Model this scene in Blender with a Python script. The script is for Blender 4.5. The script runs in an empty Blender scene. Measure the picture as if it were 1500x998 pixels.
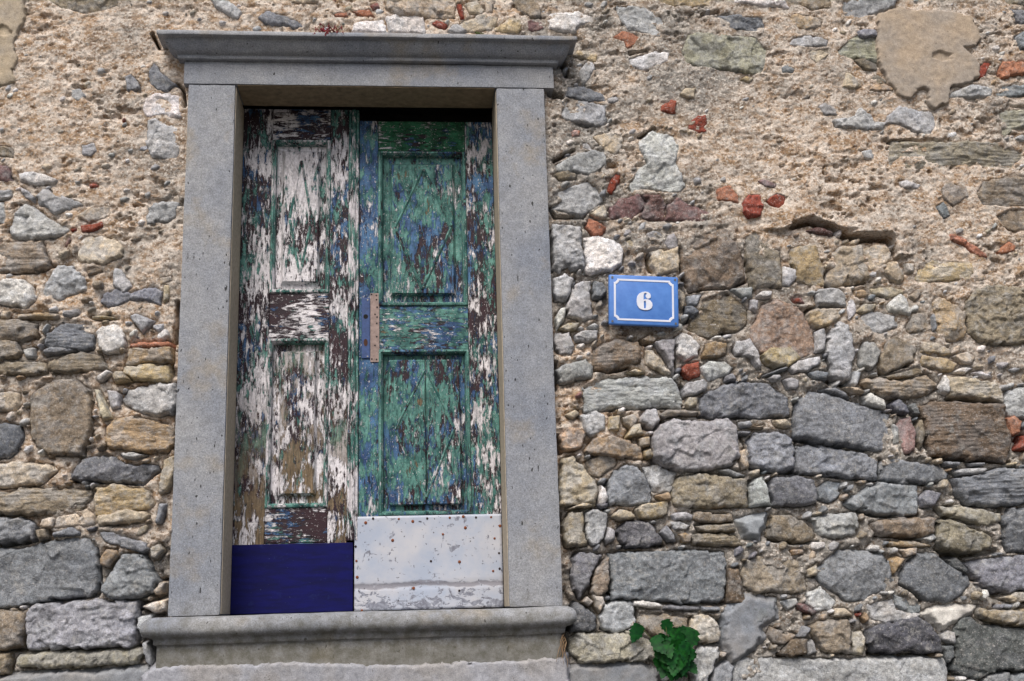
import bpy, bmesh, math, random
import numpy as np
from mathutils import Vector, Matrix

# ------------------------------------------------------------------ camera, sky, sun, exposure
SC = bpy.context.scene
COL = SC.collection
EYE = 1.6
cam = bpy.data.cameras.new('camera'); cam_o = bpy.data.objects.new('camera', cam); COL.objects.link(cam_o)
cam.sensor_width = 36; cam.lens = 40.8; cam.clip_end = 500
pitch, yaw, roll = 0.230915, 0.091374, -0.027897
fw = Vector((math.sin(yaw)*math.cos(pitch), math.cos(yaw)*math.cos(pitch), math.sin(pitch)))
rt = Vector((math.cos(yaw), -math.sin(yaw), 0)); up = rt.cross(fw)
r2 = rt*math.cos(roll) + up*math.sin(roll); u2 = up*math.cos(roll) - rt*math.sin(roll)
M = Matrix((r2, u2, -fw)).transposed().to_4x4(); M.translation = (0, -4.15, EYE)
cam_o.matrix_world = M
SC.camera = cam_o

world = bpy.data.worlds.new('World'); SC.world = world; world.use_nodes = True
wn = world.node_tree.nodes; wl = world.node_tree.links
sky = wn.new('ShaderNodeTexSky'); sky.sky_type = 'NISHITA'; sky.sun_disc = False
SUNDIR = Vector((-0.24, -0.74, 0.98)).normalized()
sky.sun_elevation = math.asin(SUNDIR.z); sky.sun_rotation = math.atan2(SUNDIR.x, SUNDIR.y)
sky.air_density = 1.0; sky.dust_density = 4.0; sky.ozone_density = 0.6
wl.new(sky.outputs[0], wn['Background'].inputs[0]); wn['Background'].inputs[1].default_value = 0.065
sl = bpy.data.lights.new('sun', 'SUN'); sl.energy = 1.5; sl.angle = math.radians(28); sl.color = (1, .96, .9)
so = bpy.data.objects.new('sun', sl); COL.objects.link(so); so.location = SUNDIR*20
so.rotation_euler = (-SUNDIR).to_track_quat('-Z', 'Y').to_euler()
vs = SC.view_settings; vs.view_transform = 'Standard'; vs.look = 'None'; vs.gamma = 1; vs.exposure = 0.98
vs.use_curve_mapping = False

# ------------------------------------------------------------------ surveyed data: millimetres on the wall (x right, z above the ground)
STONES = """
n f -1359,3923 -1305,3891 -1258,3877 -1211,3868 -1166,3882 -1127,3894 -1101,3910 -1101,3974 -1159,4003 -1344,3999
g - -955,3675 -927,3635 -899,3606 -875,3581 -901,3555 -940,3562 -961,3584 -975,3613
w - -978,3518 -952,3540 -907,3548 -860,3534 -853,3498 -847,3448 -883,3444 -923,3454 -961,3446 -986,3475
l - -967,3432 -935,3436 -889,3419 -846,3405 -840,3348 -851,3291 -896,3283 -942,3290 -966,3332
g f -1060,3611 -1035,3619 -1007,3590 -999,3561 -1045,3553
l f -1201,3330 -1157,3345 -1145,3310 -1167,3288 -1199,3295
n f -1583,3345 -1462,3328 -1445,3307 -1446,3286 -1579,3292
m f -1577,3264 -1463,3251 -1448,3224 -1446,3196 -1572,3195
l f -1252,3551 -1220,3558 -1199,3530 -1224,3508 -1250,3522
p P -1652,3992 -1456,3996 -1439,3847 -1464,3773 -1474,3729 -1457,3678 -1470,3627 -1454,3577 -1618,3553
w - -1426,3223 -1373,3226 -1322,3216 -1282,3196 -1294,3183 -1357,3181 -1415,3192
l - -1568,3149 -1447,3157 -1439,3136 -1454,3122 -1566,3115
l - -1410,3167 -1381,3154 -1357,3130 -1359,3113 -1391,3126 -1408,3147
l - -1351,3137 -1331,3161 -1305,3154 -1285,3130 -1247,3127 -1208,3117 -1182,3100 -1213,3093 -1250,3086 -1284,3068 -1320,3092 -1347,3113
l - -1436,3003 -1430,3051 -1408,3099 -1390,3104 -1351,3089 -1312,3058 -1266,3027 -1233,3007 -1263,2987 -1313,2976 -1375,2970 -1431,2973
l - -1565,3108 -1466,3112 -1457,3030 -1559,3020
k - -1198,3058 -1162,3086 -1118,3096 -1093,3096 -1088,3059 -1122,3045 -1159,3031 -1191,3048
n = -1559,2949 -1393,2963 -1324,2963 -1309,2916 -1281,2869 -1336,2849 -1551,2841
k - -1193,2956 -1162,2980 -1119,2983 -1068,2973 -1034,2936 -1033,2902 -1063,2889 -1100,2875 -1150,2875 -1185,2885 -1193,2916
r f -1190,3021 -1146,3024 -1115,3035 -1111,3017 -1145,3000 -1185,2997
m f -1245,2946 -1232,2983 -1222,2970 -1236,2943
r f -1227,3007 -1205,3014 -1202,3004 -1220,2997
l - -952,3087 -928,3107 -841,3111 -849,3052 -880,3032 -950,3031 -954,3056
l - -1312,2769 -1291,2822 -1274,2855 -1263,2875 -1212,2865 -1166,2822 -1164,2782 -1207,2765 -1234,2752 -1249,2742 -1292,2752
w - -1549,2809 -1420,2816 -1377,2815 -1341,2789 -1328,2736 -1364,2713 -1401,2723 -1543,2733
b f -1162,2852 -1112,2865 -1105,2848 -1154,2832
l f -1065,2862 -1037,2855 -993,2788 -1026,2768 -1062,2795
g f -1101,2762 -1058,2781 -995,2768 -914,2788 -885,2767 -893,2724 -956,2741 -1018,2735 -1080,2718 -1102,2735
k - -900,2821 -856,2828 -852,2808 -895,2794
k - -883,2794 -861,2797 -862,2741 -883,2727
l - -1234,2703 -1178,2706 -1174,2686 -1207,2673 -1233,2683
t = -1390,2690 -1326,2693 -1245,2689 -1247,2673 -1324,2673 -1389,2672
y = -1134,2682 -1078,2682 -1037,2672 -1090,2668 -1133,2669
l - -1000,2678 -975,2685 -909,2661 -951,2619 -970,2642
n = -1538,2665 -1386,2671 -1326,2654 -1320,2605 -1380,2592 -1532,2588
g = -1284,2611 -1243,2650 -1176,2656 -1132,2649 -1121,2610 -1121,2558 -1170,2552 -1256,2559 -1288,2579
w - -1112,2617 -1095,2646 -1051,2649 -1019,2629 -1008,2577 -1040,2551 -1077,2545 -1103,2571
l - -1303,2624 -1286,2654 -1277,2650 -1293,2615
g = -1292,2552 -1262,2565 -1207,2565 -1176,2554 -1206,2548 -1285,2539
n = -1271,2513 -1230,2532 -1163,2551 -1095,2537 -1074,2492 -1141,2480 -1214,2474 -1257,2478 -1270,2490
n = -1532,2592 -1386,2585 -1371,2552 -1382,2527 -1527,2518
l - -1366,2559 -1330,2568 -1324,2530 -1351,2527
n = -1526,2509 -1375,2517 -1284,2513 -1278,2474 -1360,2469 -1523,2477
o - -992,2581 -930,2582 -856,2584 -849,2565 -923,2562 -995,2564
t = -1001,2561 -849,2563 -847,2511 -1007,2501
y = -1013,2495 -945,2500 -852,2500 -845,2477 -856,2445 -906,2442 -980,2446 -1012,2472
y - -1048,2459 -1037,2475 -1012,2475 -983,2443 -1041,2437
w - -1103,2457 -1068,2482 -1055,2472 -1084,2441 -1099,2441
l - -1013,2376 -990,2411 -942,2426 -893,2432 -837,2435 -824,2412 -822,2354 -839,2323 -907,2320 -950,2334 -1006,2357
k - -1107,2412 -1094,2409 -1067,2357 -1043,2309 -1073,2300 -1088,2339
l - -1064,2408 -1039,2408 -1020,2395 -1024,2350 -1048,2341 -1059,2376
k - -1516,2382 -1398,2406 -1367,2399 -1359,2367 -1381,2342 -1512,2334
n - -1327,2379 -1302,2424 -1249,2449 -1176,2448 -1125,2409 -1113,2364 -1114,2326 -1107,2301 -1121,2226 -1136,2179 -1209,2180 -1251,2190 -1295,2216 -1315,2253 -1325,2316
t = -1063,2275 -1034,2306 -973,2312 -918,2302 -825,2281 -826,2221 -846,2190 -919,2185 -992,2199 -1047,2203 -1060,2225
l = -1016,2183 -968,2186 -919,2176 -954,2164 -997,2168
g - -1510,2300 -1390,2292 -1353,2285 -1342,2248 -1359,2192 -1388,2177 -1501,2182
g - -1169,2121 -1136,2164 -1088,2175 -1027,2171 -990,2149 -953,2142 -881,2141 -877,2122 -903,2104 -926,2076 -987,2084 -1095,2086 -1144,2096 -1168,2096
k - -1499,2157 -1327,2157 -1243,2147 -1223,2128 -1268,2086 -1333,2074 -1492,2071
k - -871,2066 -857,2159 -824,2171 -817,2146 -824,2102 -840,2047 -873,2038
n = -1385,2051 -1345,2069 -1225,2063 -1106,2058 -1104,2033 -1137,1979 -1220,1978 -1309,1977 -1485,1980 -1490,2035
y = -1091,2064 -1022,2072 -938,2061 -901,2045 -887,2008 -898,1993 -946,1975 -1041,1959 -1083,1966 -1091,2009
g - -866,2004 -845,2004 -849,1967 -860,1937 -878,1937 -874,1974
k - -1077,1965 -1006,1985 -922,1981 -894,1968 -909,1950 -968,1942 -1016,1937 -1069,1935 -1079,1950
k - -1220,1932 -1208,1968 -1161,1979 -1114,1994 -1089,1972 -1087,1941 -1122,1930 -1170,1934 -1211,1927
k - -1268,1933 -1260,1960 -1226,1968 -1213,1962 -1223,1932 -1247,1928
g - -1110,1924 -1075,1932 -1080,1917 -1104,1914
g - -1484,1962 -1326,1966 -1298,1952 -1285,1933 -1298,1898 -1344,1887 -1478,1878
d - -1297,1928 -1279,1933 -1277,1888 -1294,1885
n - -1279,1924 -1244,1926 -1236,1896 -1267,1885
g - -1224,1896 -1216,1914 -1158,1931 -1124,1909 -1133,1900 -1180,1901
g - -1068,1911 -1014,1906 -966,1887 -905,1874 -895,1850 -916,1838 -982,1858 -1042,1874
t - -1060,1820 -1041,1853 -1005,1849 -999,1831 -1032,1793 -1056,1802
g B -1488,1863 -1301,1862 -1250,1884 -1197,1892 -1133,1900 -1096,1884 -1074,1863 -1065,1797 -1070,1719 -1098,1702 -1203,1693 -1272,1683 -1340,1668 -1473,1663
g - -1057,1713 -1030,1760 -1009,1801 -981,1839 -927,1835 -897,1817 -883,1780 -861,1744 -874,1709 -921,1686 -979,1682 -1027,1695
k - -877,1709 -852,1738 -834,1737 -844,1702 -868,1694
k - -910,1656 -879,1673 -829,1678 -827,1642 -871,1638
l - -924,1621 -877,1629 -873,1602 -886,1574 -909,1548 -922,1586
l - -908,1539 -885,1544 -872,1509 -862,1480 -869,1457 -887,1469 -901,1510
g B -1297,1626 -1288,1661 -1260,1674 -1173,1678 -1085,1682 -1015,1680 -932,1675 -926,1616 -925,1534 -960,1526 -1076,1524 -1192,1524 -1285,1527 -1294,1574
n - -1461,1654 -1340,1656 -1293,1652 -1298,1597 -1303,1545 -1331,1531 -1451,1526
v - -1322,1488 -1307,1511 -1221,1520 -1076,1518 -913,1516 -906,1499 -923,1470 -1015,1467 -1188,1461 -1304,1470
n - -1450,1515 -1341,1514 -1333,1483 -1337,1449 -1445,1446
n - -892,1853 -863,1870 -844,1845 -867,1816 -888,1822
g S -1456,1438 -1246,1454 -1073,1458 -899,1461 -858,1465 -840,1445 -835,1319 -1448,1339
l - 832,3942 883,3947 954,3937 1010,3903 1036,3865 1035,3833 976,3821 920,3831 877,3838 844,3884
w - 549,3894 589,3906 667,3916 741,3902 740,3874 686,3858 663,3827 614,3822 565,3840
m - 496,3874 534,3872 540,3840 515,3828 494,3827
y - 996,4036 1236,4042 1223,3962 1143,3949 1070,3951 1013,3966
w - 1324,4044 1516,4048 1537,3949 1464,3951 1377,3969 1319,3968
g - 1167,3875 1205,3907 1271,3916 1358,3906 1424,3907 1455,3845 1390,3848 1339,3851 1281,3850 1180,3852
v - 1090,3750 1120,3827 1150,3836 1243,3826 1388,3817 1435,3771 1426,3709 1405,3662 1339,3658 1255,3679 1126,3685 1099,3711
y f 1305,3630 1338,3646 1370,3639 1351,3619
o - 812,3806 852,3832 891,3823 917,3808 895,3777 870,3757 853,3788
y - 649,3727 667,3746 724,3747 748,3729 743,3702 694,3712 652,3719
w f 874,3712 943,3739 1033,3749 1027,3710 976,3686 925,3667 877,3693
l - 671,3659 701,3701 732,3702 735,3679 712,3629 689,3599 673,3629
g - 618,3553 626,3591 689,3599 765,3562 774,3533 714,3532 659,3539
l - 594,3478 617,3531 680,3535 770,3518 770,3451 745,3428 696,3435 648,3442 600,3464
l f 778,3544 814,3556 827,3537 805,3525 781,3525
r f 991,3513 1032,3543 1052,3536 1046,3487 1028,3483 990,3494
r f 1093,3447 1134,3477 1166,3477 1168,3410 1129,3404 1095,3424
k f 1068,3566 1091,3589 1134,3594 1128,3548 1096,3548
o f 629,3401 647,3414 668,3409 663,3390 635,3384
k f 715,3383 778,3403 827,3392 836,3362 798,3307 768,3325 741,3354
l - 565,3265 615,3295 706,3325 754,3318 762,3274 716,3237 647,3237 578,3244
w - 672,3357 693,3361 716,3332 706,3325 675,3339
n - 557,3229 613,3248 647,3237 646,3215 577,3208
l - 891,3362 954,3412 1030,3393 1051,3341 1030,3282 1061,3224 1066,3187 1044,3166 981,3165 913,3179 857,3165 851,3194 889,3252 918,3274 906,3318
r - 769,3193 798,3237 819,3230 803,3193 781,3157 764,3164
n - 1535,4048 1721,4052 1720,3965 1636,3935 1587,3966 1536,3969
l - 1751,4053 2029,4059 1973,3962 1880,3928 1834,3915 1768,3918 1764,3958
t - 1530,3898 1554,3922 1583,3918 1648,3908 1677,3892 1652,3861 1592,3852 1542,3866
l f 1537,3811 1597,3828 1655,3821 1691,3806 1681,3779 1600,3777 1528,3788
k f 1606,3758 1688,3771 1685,3744 1630,3704 1610,3727
g f 1483,3683 1513,3702 1544,3680 1532,3660 1488,3664
v = 1724,3764 1779,3808 1819,3840 1901,3838 1885,3720 1831,3731 1772,3730 1729,3745
g - 1813,3848 1844,3860 1895,3857 1897,3834 1840,3821 1815,3828
n - 1779,3726 1830,3727 1884,3708 1877,3681 1826,3680 1799,3707
k - 1731,3606 1751,3667 1780,3660 1807,3607 1774,3598
t - 1835,3592 1849,3615 1893,3619 1933,3612 1938,3593 1882,3588
n - 1844,3646 1883,3662 1924,3631 1864,3619
p P 1909,3921 2003,3954 2106,3941 2212,3943 2292,3920 2317,3873 2322,3825 2299,3793 2239,3792 2265,3761 2304,3707 2302,3660 2250,3632 2173,3612 2154,3546 2103,3518 2082,3533 2077,3549 2097,3595 2068,3606 2030,3594 2000,3555 1955,3578 1924,3639 1900,3685 1888,3716 1893,3794
r - 2302,3691 2336,3727 2366,3724 2337,3676 2320,3656 2302,3660
o - 2388,3692 2412,3728 2639,3732 2633,3692 2449,3666 2394,3653
g f 2487,3844 2519,3861 2655,3791 2494,3781
l f 1621,3520 1651,3536 1692,3506 1697,3483 1646,3483
l - 1673,3460 1762,3476 1787,3511 1816,3507 1848,3462 1891,3455 1881,3432 1800,3424 1685,3434
l f 1901,3485 1956,3524 2021,3510 2095,3510 2099,3449 2076,3411 2011,3418 1956,3448 1898,3455
l - 2168,3569 2186,3596 2294,3625 2351,3606 2340,3579 2249,3566
g - 2349,3591 2390,3622 2633,3637 2627,3594 2429,3576 2362,3575
v = 2251,3428 2292,3490 2353,3506 2429,3518 2625,3528 2615,3455 2419,3437 2385,3407 2365,3429 2298,3421 2288,3398 2247,3402
v = 1892,3327 1912,3380 2042,3373 2189,3378 2336,3376 2449,3339 2446,3316 2413,3286 2396,3267 2250,3277 2103,3269 1994,3264 1887,3278
n - 2402,4068 2703,4074 2689,3977 2476,3988
g - 2480,3964 2687,3960 2676,3888 2510,3901
l f 1777,3333 1821,3341 1831,3296 1788,3304
l - 537,3127 575,3163 638,3189 687,3203 727,3178 745,3128 702,3092 674,3067 627,3074 573,3092 546,3106
k - 688,3071 744,3107 757,3092 755,3053 714,3057
m - 764,3089 807,3128 884,3150 917,3129 894,3086 851,3057 776,3057
m - 887,3149 967,3152 985,3108 974,3047 906,3049 879,3063 920,3122
m - 992,3108 1035,3137 1109,3097 1164,3079 1158,3051 1126,3040 1071,3043 983,3047
o - 672,3021 687,3053 721,3042 750,3021 739,2996 704,2986
l - 543,3028 598,3031 655,3021 656,2971 662,2859 611,2849 598,2866 564,2842 541,2853 547,2929 539,2985
w - 670,2979 711,2982 758,2975 812,2950 808,2873 766,2852 698,2838 668,2845 668,2929
k f 826,2965 854,2975 866,2950 852,2929 832,2940
l f 903,2993 938,3007 971,2990 935,2958 914,2951
k - 916,2922 954,2929 981,2922 1023,2936 1021,2852 983,2841 942,2835 917,2873
l - 985,2986 1013,2993 1025,2965 1023,2936 988,2929 969,2951
n - 1027,3007 1124,3015 1222,3015 1232,2972 1264,2929 1270,2873 1276,2816 1226,2781 1171,2782 1102,2782 1061,2775 1038,2845 1032,2915
n - 1293,2994 1318,3001 1352,2986 1376,2936 1424,2929 1426,2865 1412,2781 1343,2788 1308,2781 1299,2844 1283,2901
o f 1187,3174 1240,3181 1266,3152 1274,3112 1229,3123 1195,3126
r - 1285,3116 1315,3149 1357,3149 1367,3094 1351,3065 1305,3058 1286,3080
r - 1377,3123 1421,3153 1455,3138 1449,3109 1426,3087 1389,3105
m f 1351,3207 1376,3211 1428,3193 1419,3175 1381,3182
l - 539,2818 583,2832 623,2818 608,2776 593,2735 546,2732 541,2777
l - 592,2708 616,2797 683,2811 684,2666 644,2663 591,2674
g - 693,2804 730,2797 742,2762 714,2735 690,2742
w - 544,2660 565,2701 585,2704 577,2660 549,2623
y - 556,2626 590,2646 636,2646 622,2619 588,2612
l - 662,2632 690,2646 709,2632 688,2615
l - 614,2599 641,2612 701,2605 697,2578 653,2571 620,2578
n - 1017,2775 1040,2761 1036,2709 1018,2685
g - 1036,2706 1063,2706 1089,2685 1067,2664 1034,2678
g - 1045,2747 1107,2754 1084,2712 1050,2713
n = 1044,2623 1082,2685 1105,2726 1189,2754 1224,2754 1281,2698 1274,2642 1227,2608 1192,2602 1180,2615 1130,2592 1097,2595
l - 1218,2774 1260,2781 1301,2781 1299,2746 1257,2740
l - 1291,2732 1322,2732 1314,2684 1291,2698
w - 1316,2746 1342,2767 1376,2764 1370,2739 1332,2739
x - 1293,2622 1310,2663 1341,2711 1384,2732 1438,2718 1497,2683 1519,2620 1533,2538 1475,2511 1392,2494 1313,2526 1285,2567
y - 1459,2929 1499,2944 1562,2944 1577,2879 1592,2844 1579,2787 1521,2795 1480,2802 1476,2844 1458,2873
k - 1601,2837 1633,2872 1623,2915 1661,2944 1738,2940 1745,2872 1761,2815 1709,2794 1624,2784 1598,2802
k f 1751,2929 1810,2951 1851,2937 1860,2894 1814,2858 1770,2844
k - 1827,2844 1845,2879 1880,2879 1903,2829 1896,2797 1851,2808
k - 1908,2872 1947,2872 1939,2836 1911,2836
y = 1944,2815 1971,2865 2030,2883 2129,2879 2179,2872 2177,2829 2156,2800 2049,2804 1956,2797
l f 1422,2816 1430,2865 1477,2851 1477,2816 1451,2788 1420,2788
o - 2103,2987 2149,2980 2234,2915 2239,2897 2197,2901 2152,2944 2104,2966
o - 2293,2922 2342,2966 2364,2944 2358,2926 2328,2915 2303,2915
l - 1544,2745 1568,2773 1638,2777 1656,2745 1659,2703 1596,2707 1555,2710
r f 1454,2739 1495,2742 1504,2718 1466,2721
l - 1666,2710 1684,2745 1699,2724 1698,2682 1667,2647 1663,2675
y - 1510,2676 1547,2697 1616,2693 1634,2661 1582,2630 1533,2624 1514,2641
t f 1693,2766 1735,2769 1758,2752 1739,2738 1697,2741
k f 1763,2773 1820,2780 1890,2772 1895,2755 1830,2741 1775,2752
k f 1698,2682 1729,2710 1786,2716 1769,2688 1725,2675
l f 1703,2654 1754,2682 1850,2667 1860,2625 1781,2601 1720,2619
w - 1827,2709 1873,2748 1899,2730 1907,2667 1873,2677 1832,2688
n - 1915,2744 1953,2772 1965,2751 1934,2723
n - 1894,2618 1921,2674 1964,2674 1992,2610 1941,2597 1899,2594
g - 1987,2659 2002,2673 2006,2610 1991,2603
y - 1997,2716 2028,2744 2081,2715 2127,2680 2123,2617 2114,2575 2050,2568 2011,2596 2010,2645
n B 2139,2722 2181,2779 2261,2786 2331,2771 2518,2771 2489,2565 2301,2546 2245,2546 2176,2560 2138,2596 2129,2666
n f 2085,3171 2118,3208 2188,3186 2191,3149 2128,3104 2095,3134
g f 2055,3104 2094,3126 2116,3068 2085,3053
n = 2228,3156 2264,3209 2391,3232 2582,3225 2569,3128 2375,3105 2251,3109
n - 2301,3068 2359,3094 2563,3091 2552,3010 2362,3006 2321,3032
m f 1532,3005 1576,3019 1637,2998 1629,2987 1567,2994
l f 1908,3207 1952,3211 2007,3192 1991,3178 1934,3181
l - 542,2605 595,2611 612,2550 598,2524 552,2521 537,2564
l - 614,2591 642,2614 702,2617 697,2580 653,2577
n = 671,2523 699,2556 767,2583 853,2572 861,2542 849,2488 802,2485 728,2462 682,2469
t - 863,2579 895,2596 921,2582 906,2568 873,2569
l - 910,2568 947,2578 988,2578 980,2446 962,2494 931,2534
k - 878,2542 905,2538 942,2494 967,2453 940,2453 882,2488
y - 800,2455 834,2468 873,2454 846,2446
l - 537,2464 570,2490 650,2503 675,2476 670,2436 601,2427 555,2417
l = 639,2396 700,2429 793,2438 912,2437 979,2433 997,2393 1007,2353 996,2329 906,2327 781,2329 642,2314
w - 995,2581 1023,2605 1056,2595 1084,2554 1078,2520 1030,2503 994,2520
t - 1091,2513 1111,2560 1142,2570 1189,2560 1180,2519 1132,2509
r - 1008,2466 1029,2486 1077,2493 1077,2445 1039,2429 1010,2449
l - 1089,2472 1117,2496 1184,2492 1203,2471 1188,2451 1112,2425 1087,2452
g - 1174,2438 1201,2448 1213,2420 1172,2418
l - 1009,2386 1031,2412 1086,2425 1104,2405 1096,2385 1042,2369 1015,2366
k - 1013,2333 1028,2359 1061,2359 1059,2325 1025,2319
l - 1208,2539 1224,2570 1279,2579 1297,2545 1318,2474 1304,2467 1274,2518 1220,2518
y - 1315,2518 1344,2541 1433,2548 1468,2510 1414,2479 1376,2470 1333,2487
g - 1323,2440 1386,2466 1414,2473 1413,2461 1350,2443
g B 1068,2358 1109,2378 1165,2404 1246,2413 1321,2416 1359,2389 1410,2348 1409,2294 1371,2288 1303,2282 1224,2290 1123,2288 1084,2299 1066,2325
n = 918,2294 945,2310 1012,2313 1065,2309 1057,2292 990,2293 930,2281
l - 848,2288 873,2318 905,2314 916,2274 889,2248 850,2269
l - 618,2291 655,2304 688,2313 714,2297 714,2244 691,2231 658,2216 633,2245
k - 563,2299 603,2318 622,2304 595,2282
y - 717,2238 730,2293 769,2296 766,2237
k - 779,2289 819,2302 838,2282 809,2243 784,2263
y - 788,2214 817,2259 843,2265 854,2223 821,2220
t - 544,2227 574,2253 614,2255 639,2232 630,2187 597,2171 558,2169 550,2201
t - 636,2167 664,2212 723,2218 794,2204 839,2177 846,2135 804,2136 733,2146 642,2158
t - 834,2210 874,2216 875,2183 839,2177
y - 848,2164 878,2173 886,2144 863,2135 850,2138
l B 887,2229 916,2261 970,2277 1069,2269 1169,2281 1201,2251 1206,2191 1202,2139 1170,2101 1090,2089 991,2084 933,2104 889,2131 882,2190
g - 1209,2231 1259,2230 1245,2217 1208,2218
l - 1215,2264 1255,2270 1261,2250 1220,2244
k - 1253,2243 1308,2253 1300,2239
g - 1239,2191 1272,2223 1366,2229 1411,2202 1417,2149 1408,2090 1341,2078 1275,2092 1243,2106
k - 1207,2159 1228,2165 1239,2099 1215,2090 1201,2120
k - 535,2054 551,2136 590,2152 627,2116 664,2064 679,2038 663,1975 596,1970 538,1977
n f 641,2129 700,2153 752,2146 751,2120 684,2076 652,2083
w - 677,1994 689,2044 705,2031 712,1993 698,1968 679,1971
g - 714,2018 722,2050 750,2095 790,2120 841,2093 864,2041 875,1996 860,1974 789,1973 718,1974
l f 848,2106 894,2112 971,2084 956,2046 941,2014 882,2015 865,2061
t - 888,1999 934,2014 945,1982 913,1980
n - 955,2033 976,2065 1056,2077 1219,2054 1233,2022 1225,1958 1081,1954 951,1966 946,1995
l - 1123,2088 1163,2094 1227,2067 1187,2061
l - 1240,2022 1259,2054 1286,2063 1303,2021 1314,1956 1238,1957
g - 1310,2027 1329,2059 1419,2061 1482,2050 1489,2017 1480,1962 1410,1957 1321,1957
l - 1532,2605 1567,2619 1571,2577 1552,2529 1528,2530
l B 1573,2564 1595,2619 1625,2639 1659,2632 1674,2577 1670,2501 1649,2426 1605,2427 1579,2441 1571,2502
l - 1698,2535 1714,2563 1756,2562 1777,2528 1761,2480 1732,2460 1692,2474
n - 1774,2500 1804,2555 1841,2582 1882,2568 1914,2540 1901,2485 1857,2469 1792,2445 1776,2459
y - 1932,2520 1947,2561 1992,2554 2053,2532 2057,2508 2001,2509
y - 1928,2485 1938,2509 2014,2502 2081,2477 2050,2450 2008,2447 1934,2471
k - 2056,2505 2115,2522 2148,2504 2130,2477 2095,2477
w - 2042,2443 2093,2463 2135,2459 2098,2439
w - 2126,2442 2162,2449 2208,2424 2179,2418
l - 1417,2469 1460,2496 1537,2509 1541,2482 1491,2455 1436,2449
g - 1487,2448 1525,2455 1572,2447 1556,2420 1502,2424
l - 1396,2422 1428,2432 1454,2421 1444,2388 1410,2388
l - 1647,2406 1669,2453 1692,2446 1677,2399 1662,2385
n = 1707,2419 1756,2429 1851,2411 1951,2436 1989,2402 1990,2382 1928,2355 1830,2350 1769,2350 1723,2378 1692,2405
n = 1770,2428 1855,2448 1919,2465 1941,2440 1880,2427 1810,2418
w - 1994,2389 2020,2433 2035,2409 2025,2361 1999,2368
k = 2033,2426 2075,2425 2212,2400 2240,2372 2234,2325 2162,2339 2080,2350 2028,2351
g - 1532,2383 1588,2393 1627,2372 1645,2349 1605,2356
k - 1622,2393 1670,2389 1702,2368 1654,2369
w - 1697,2358 1722,2368 1774,2340 1778,2307 1745,2317 1698,2331
g B 1426,2294 1448,2347 1491,2377 1572,2370 1651,2338 1743,2304 1792,2283 1791,2236 1768,2143 1700,2151 1621,2172 1548,2180 1475,2201 1422,2208
g - 1793,2323 1830,2343 1860,2309 1861,2285 1817,2293
d - 1865,2316 1890,2329 1906,2281 1878,2282
m - 1805,2236 1829,2276 1871,2275 1884,2208 1870,2148 1828,2136 1814,2163
n - 1889,2255 1911,2268 1918,2208 1891,2148 1881,2181
l - 1796,2249 1815,2236 1812,2176 1788,2173
k - 1776,2163 1805,2173 1807,2133 1786,2127
b B= 1909,2315 1967,2335 2133,2326 2233,2318 2235,2257 2252,2176 2229,2106 2072,2119 1929,2128 1928,2207 1919,2275
l - 2231,2304 2256,2365 2294,2382 2463,2384 2447,2268 2251,2270
o - 2236,2264 2273,2277 2298,2256 2285,2209 2255,2196 2246,2230
r - 2270,2149 2298,2202 2435,2187 2428,2133
g - 1424,2155 1439,2175 1553,2166 1666,2145 1724,2118 1720,2046 1623,2054 1510,2069 1418,2083
g - 1733,2104 1752,2121 1873,2109 1965,2084 1997,2060 1988,2041 1891,2030 1797,2034 1734,2045
k - 1935,2114 1970,2120 1967,2097 1940,2098
g - 1982,2107 2043,2103 2034,2086 1987,2090
g - 2084,2099 2139,2101 2131,2088 2089,2089
l - 2012,2073 2068,2079 2136,2078 2127,2058 2030,2053
g B= 2008,2041 2099,2052 2191,2077 2418,2067 2409,2001 2262,1944 2187,1939 2071,1941 2016,1988
g f 1499,2017 1535,2042 1581,2035 1577,1990 1534,1965 1496,1978
g - 1594,1957 1658,2001 1729,2031 1869,2017 1868,1945 1855,1916 1810,1911 1704,1923 1625,1937
g - 1874,1971 1908,2003 1954,1989 1922,1944 1881,1939
k - 1346,2269 1387,2275 1416,2254 1405,2241 1358,2249
y - 563,1957 615,1982 654,1975 647,1965 595,1960
g - 673,1974 712,1980 711,1961 685,1958
y - 814,1953 847,1971 926,1979 929,1934 883,1923 825,1921
n - 542,1901 569,1945 620,1950 624,1881 628,1831 577,1823 552,1826
l - 624,1887 633,1943 672,1955 710,1936 704,1892 686,1848 647,1827 629,1849
k - 722,1929 756,1954 794,1947 812,1921 754,1913
l - 690,1848 708,1892 733,1879 728,1847 699,1832
d - 742,1878 766,1909 831,1914 869,1895 899,1850 904,1828 845,1820 775,1821 750,1847
g - 896,1869 921,1893 945,1861 949,1836 923,1834
l - 928,1903 967,1908 1005,1892 991,1873 945,1874
l - 936,1931 982,1943 1017,1929 1012,1907 948,1912
t - 957,1861 984,1870 1012,1857 1007,1832 975,1832
n = 1016,1860 1074,1862 1171,1850 1195,1815 1104,1817 1013,1825
n = 1024,1891 1168,1895 1173,1869 1101,1864 1036,1872
n - 1027,1942 1157,1927 1168,1901 1077,1897 1012,1911
g - 572,1782 589,1804 640,1806 678,1792 650,1743 635,1695 595,1641 578,1678 570,1727
n - 642,1701 656,1743 703,1786 704,1736 697,1669 652,1645 634,1664
g B 707,1742 707,1798 761,1806 877,1803 1006,1804 1128,1795 1131,1744 1117,1633 1096,1618 1026,1620 930,1626 803,1635 709,1641 703,1675
b - 1137,1732 1173,1737 1178,1681 1187,1625 1180,1610 1129,1621
k - 640,1658 677,1651 683,1626 662,1590 647,1615
k - 598,1634 621,1652 642,1633 625,1615
d - 557,1551 576,1635 613,1616 649,1584 650,1542 622,1531 559,1530
l - 668,1578 682,1620 721,1634 771,1630 786,1611 786,1550 748,1533 709,1525 672,1541
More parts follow.
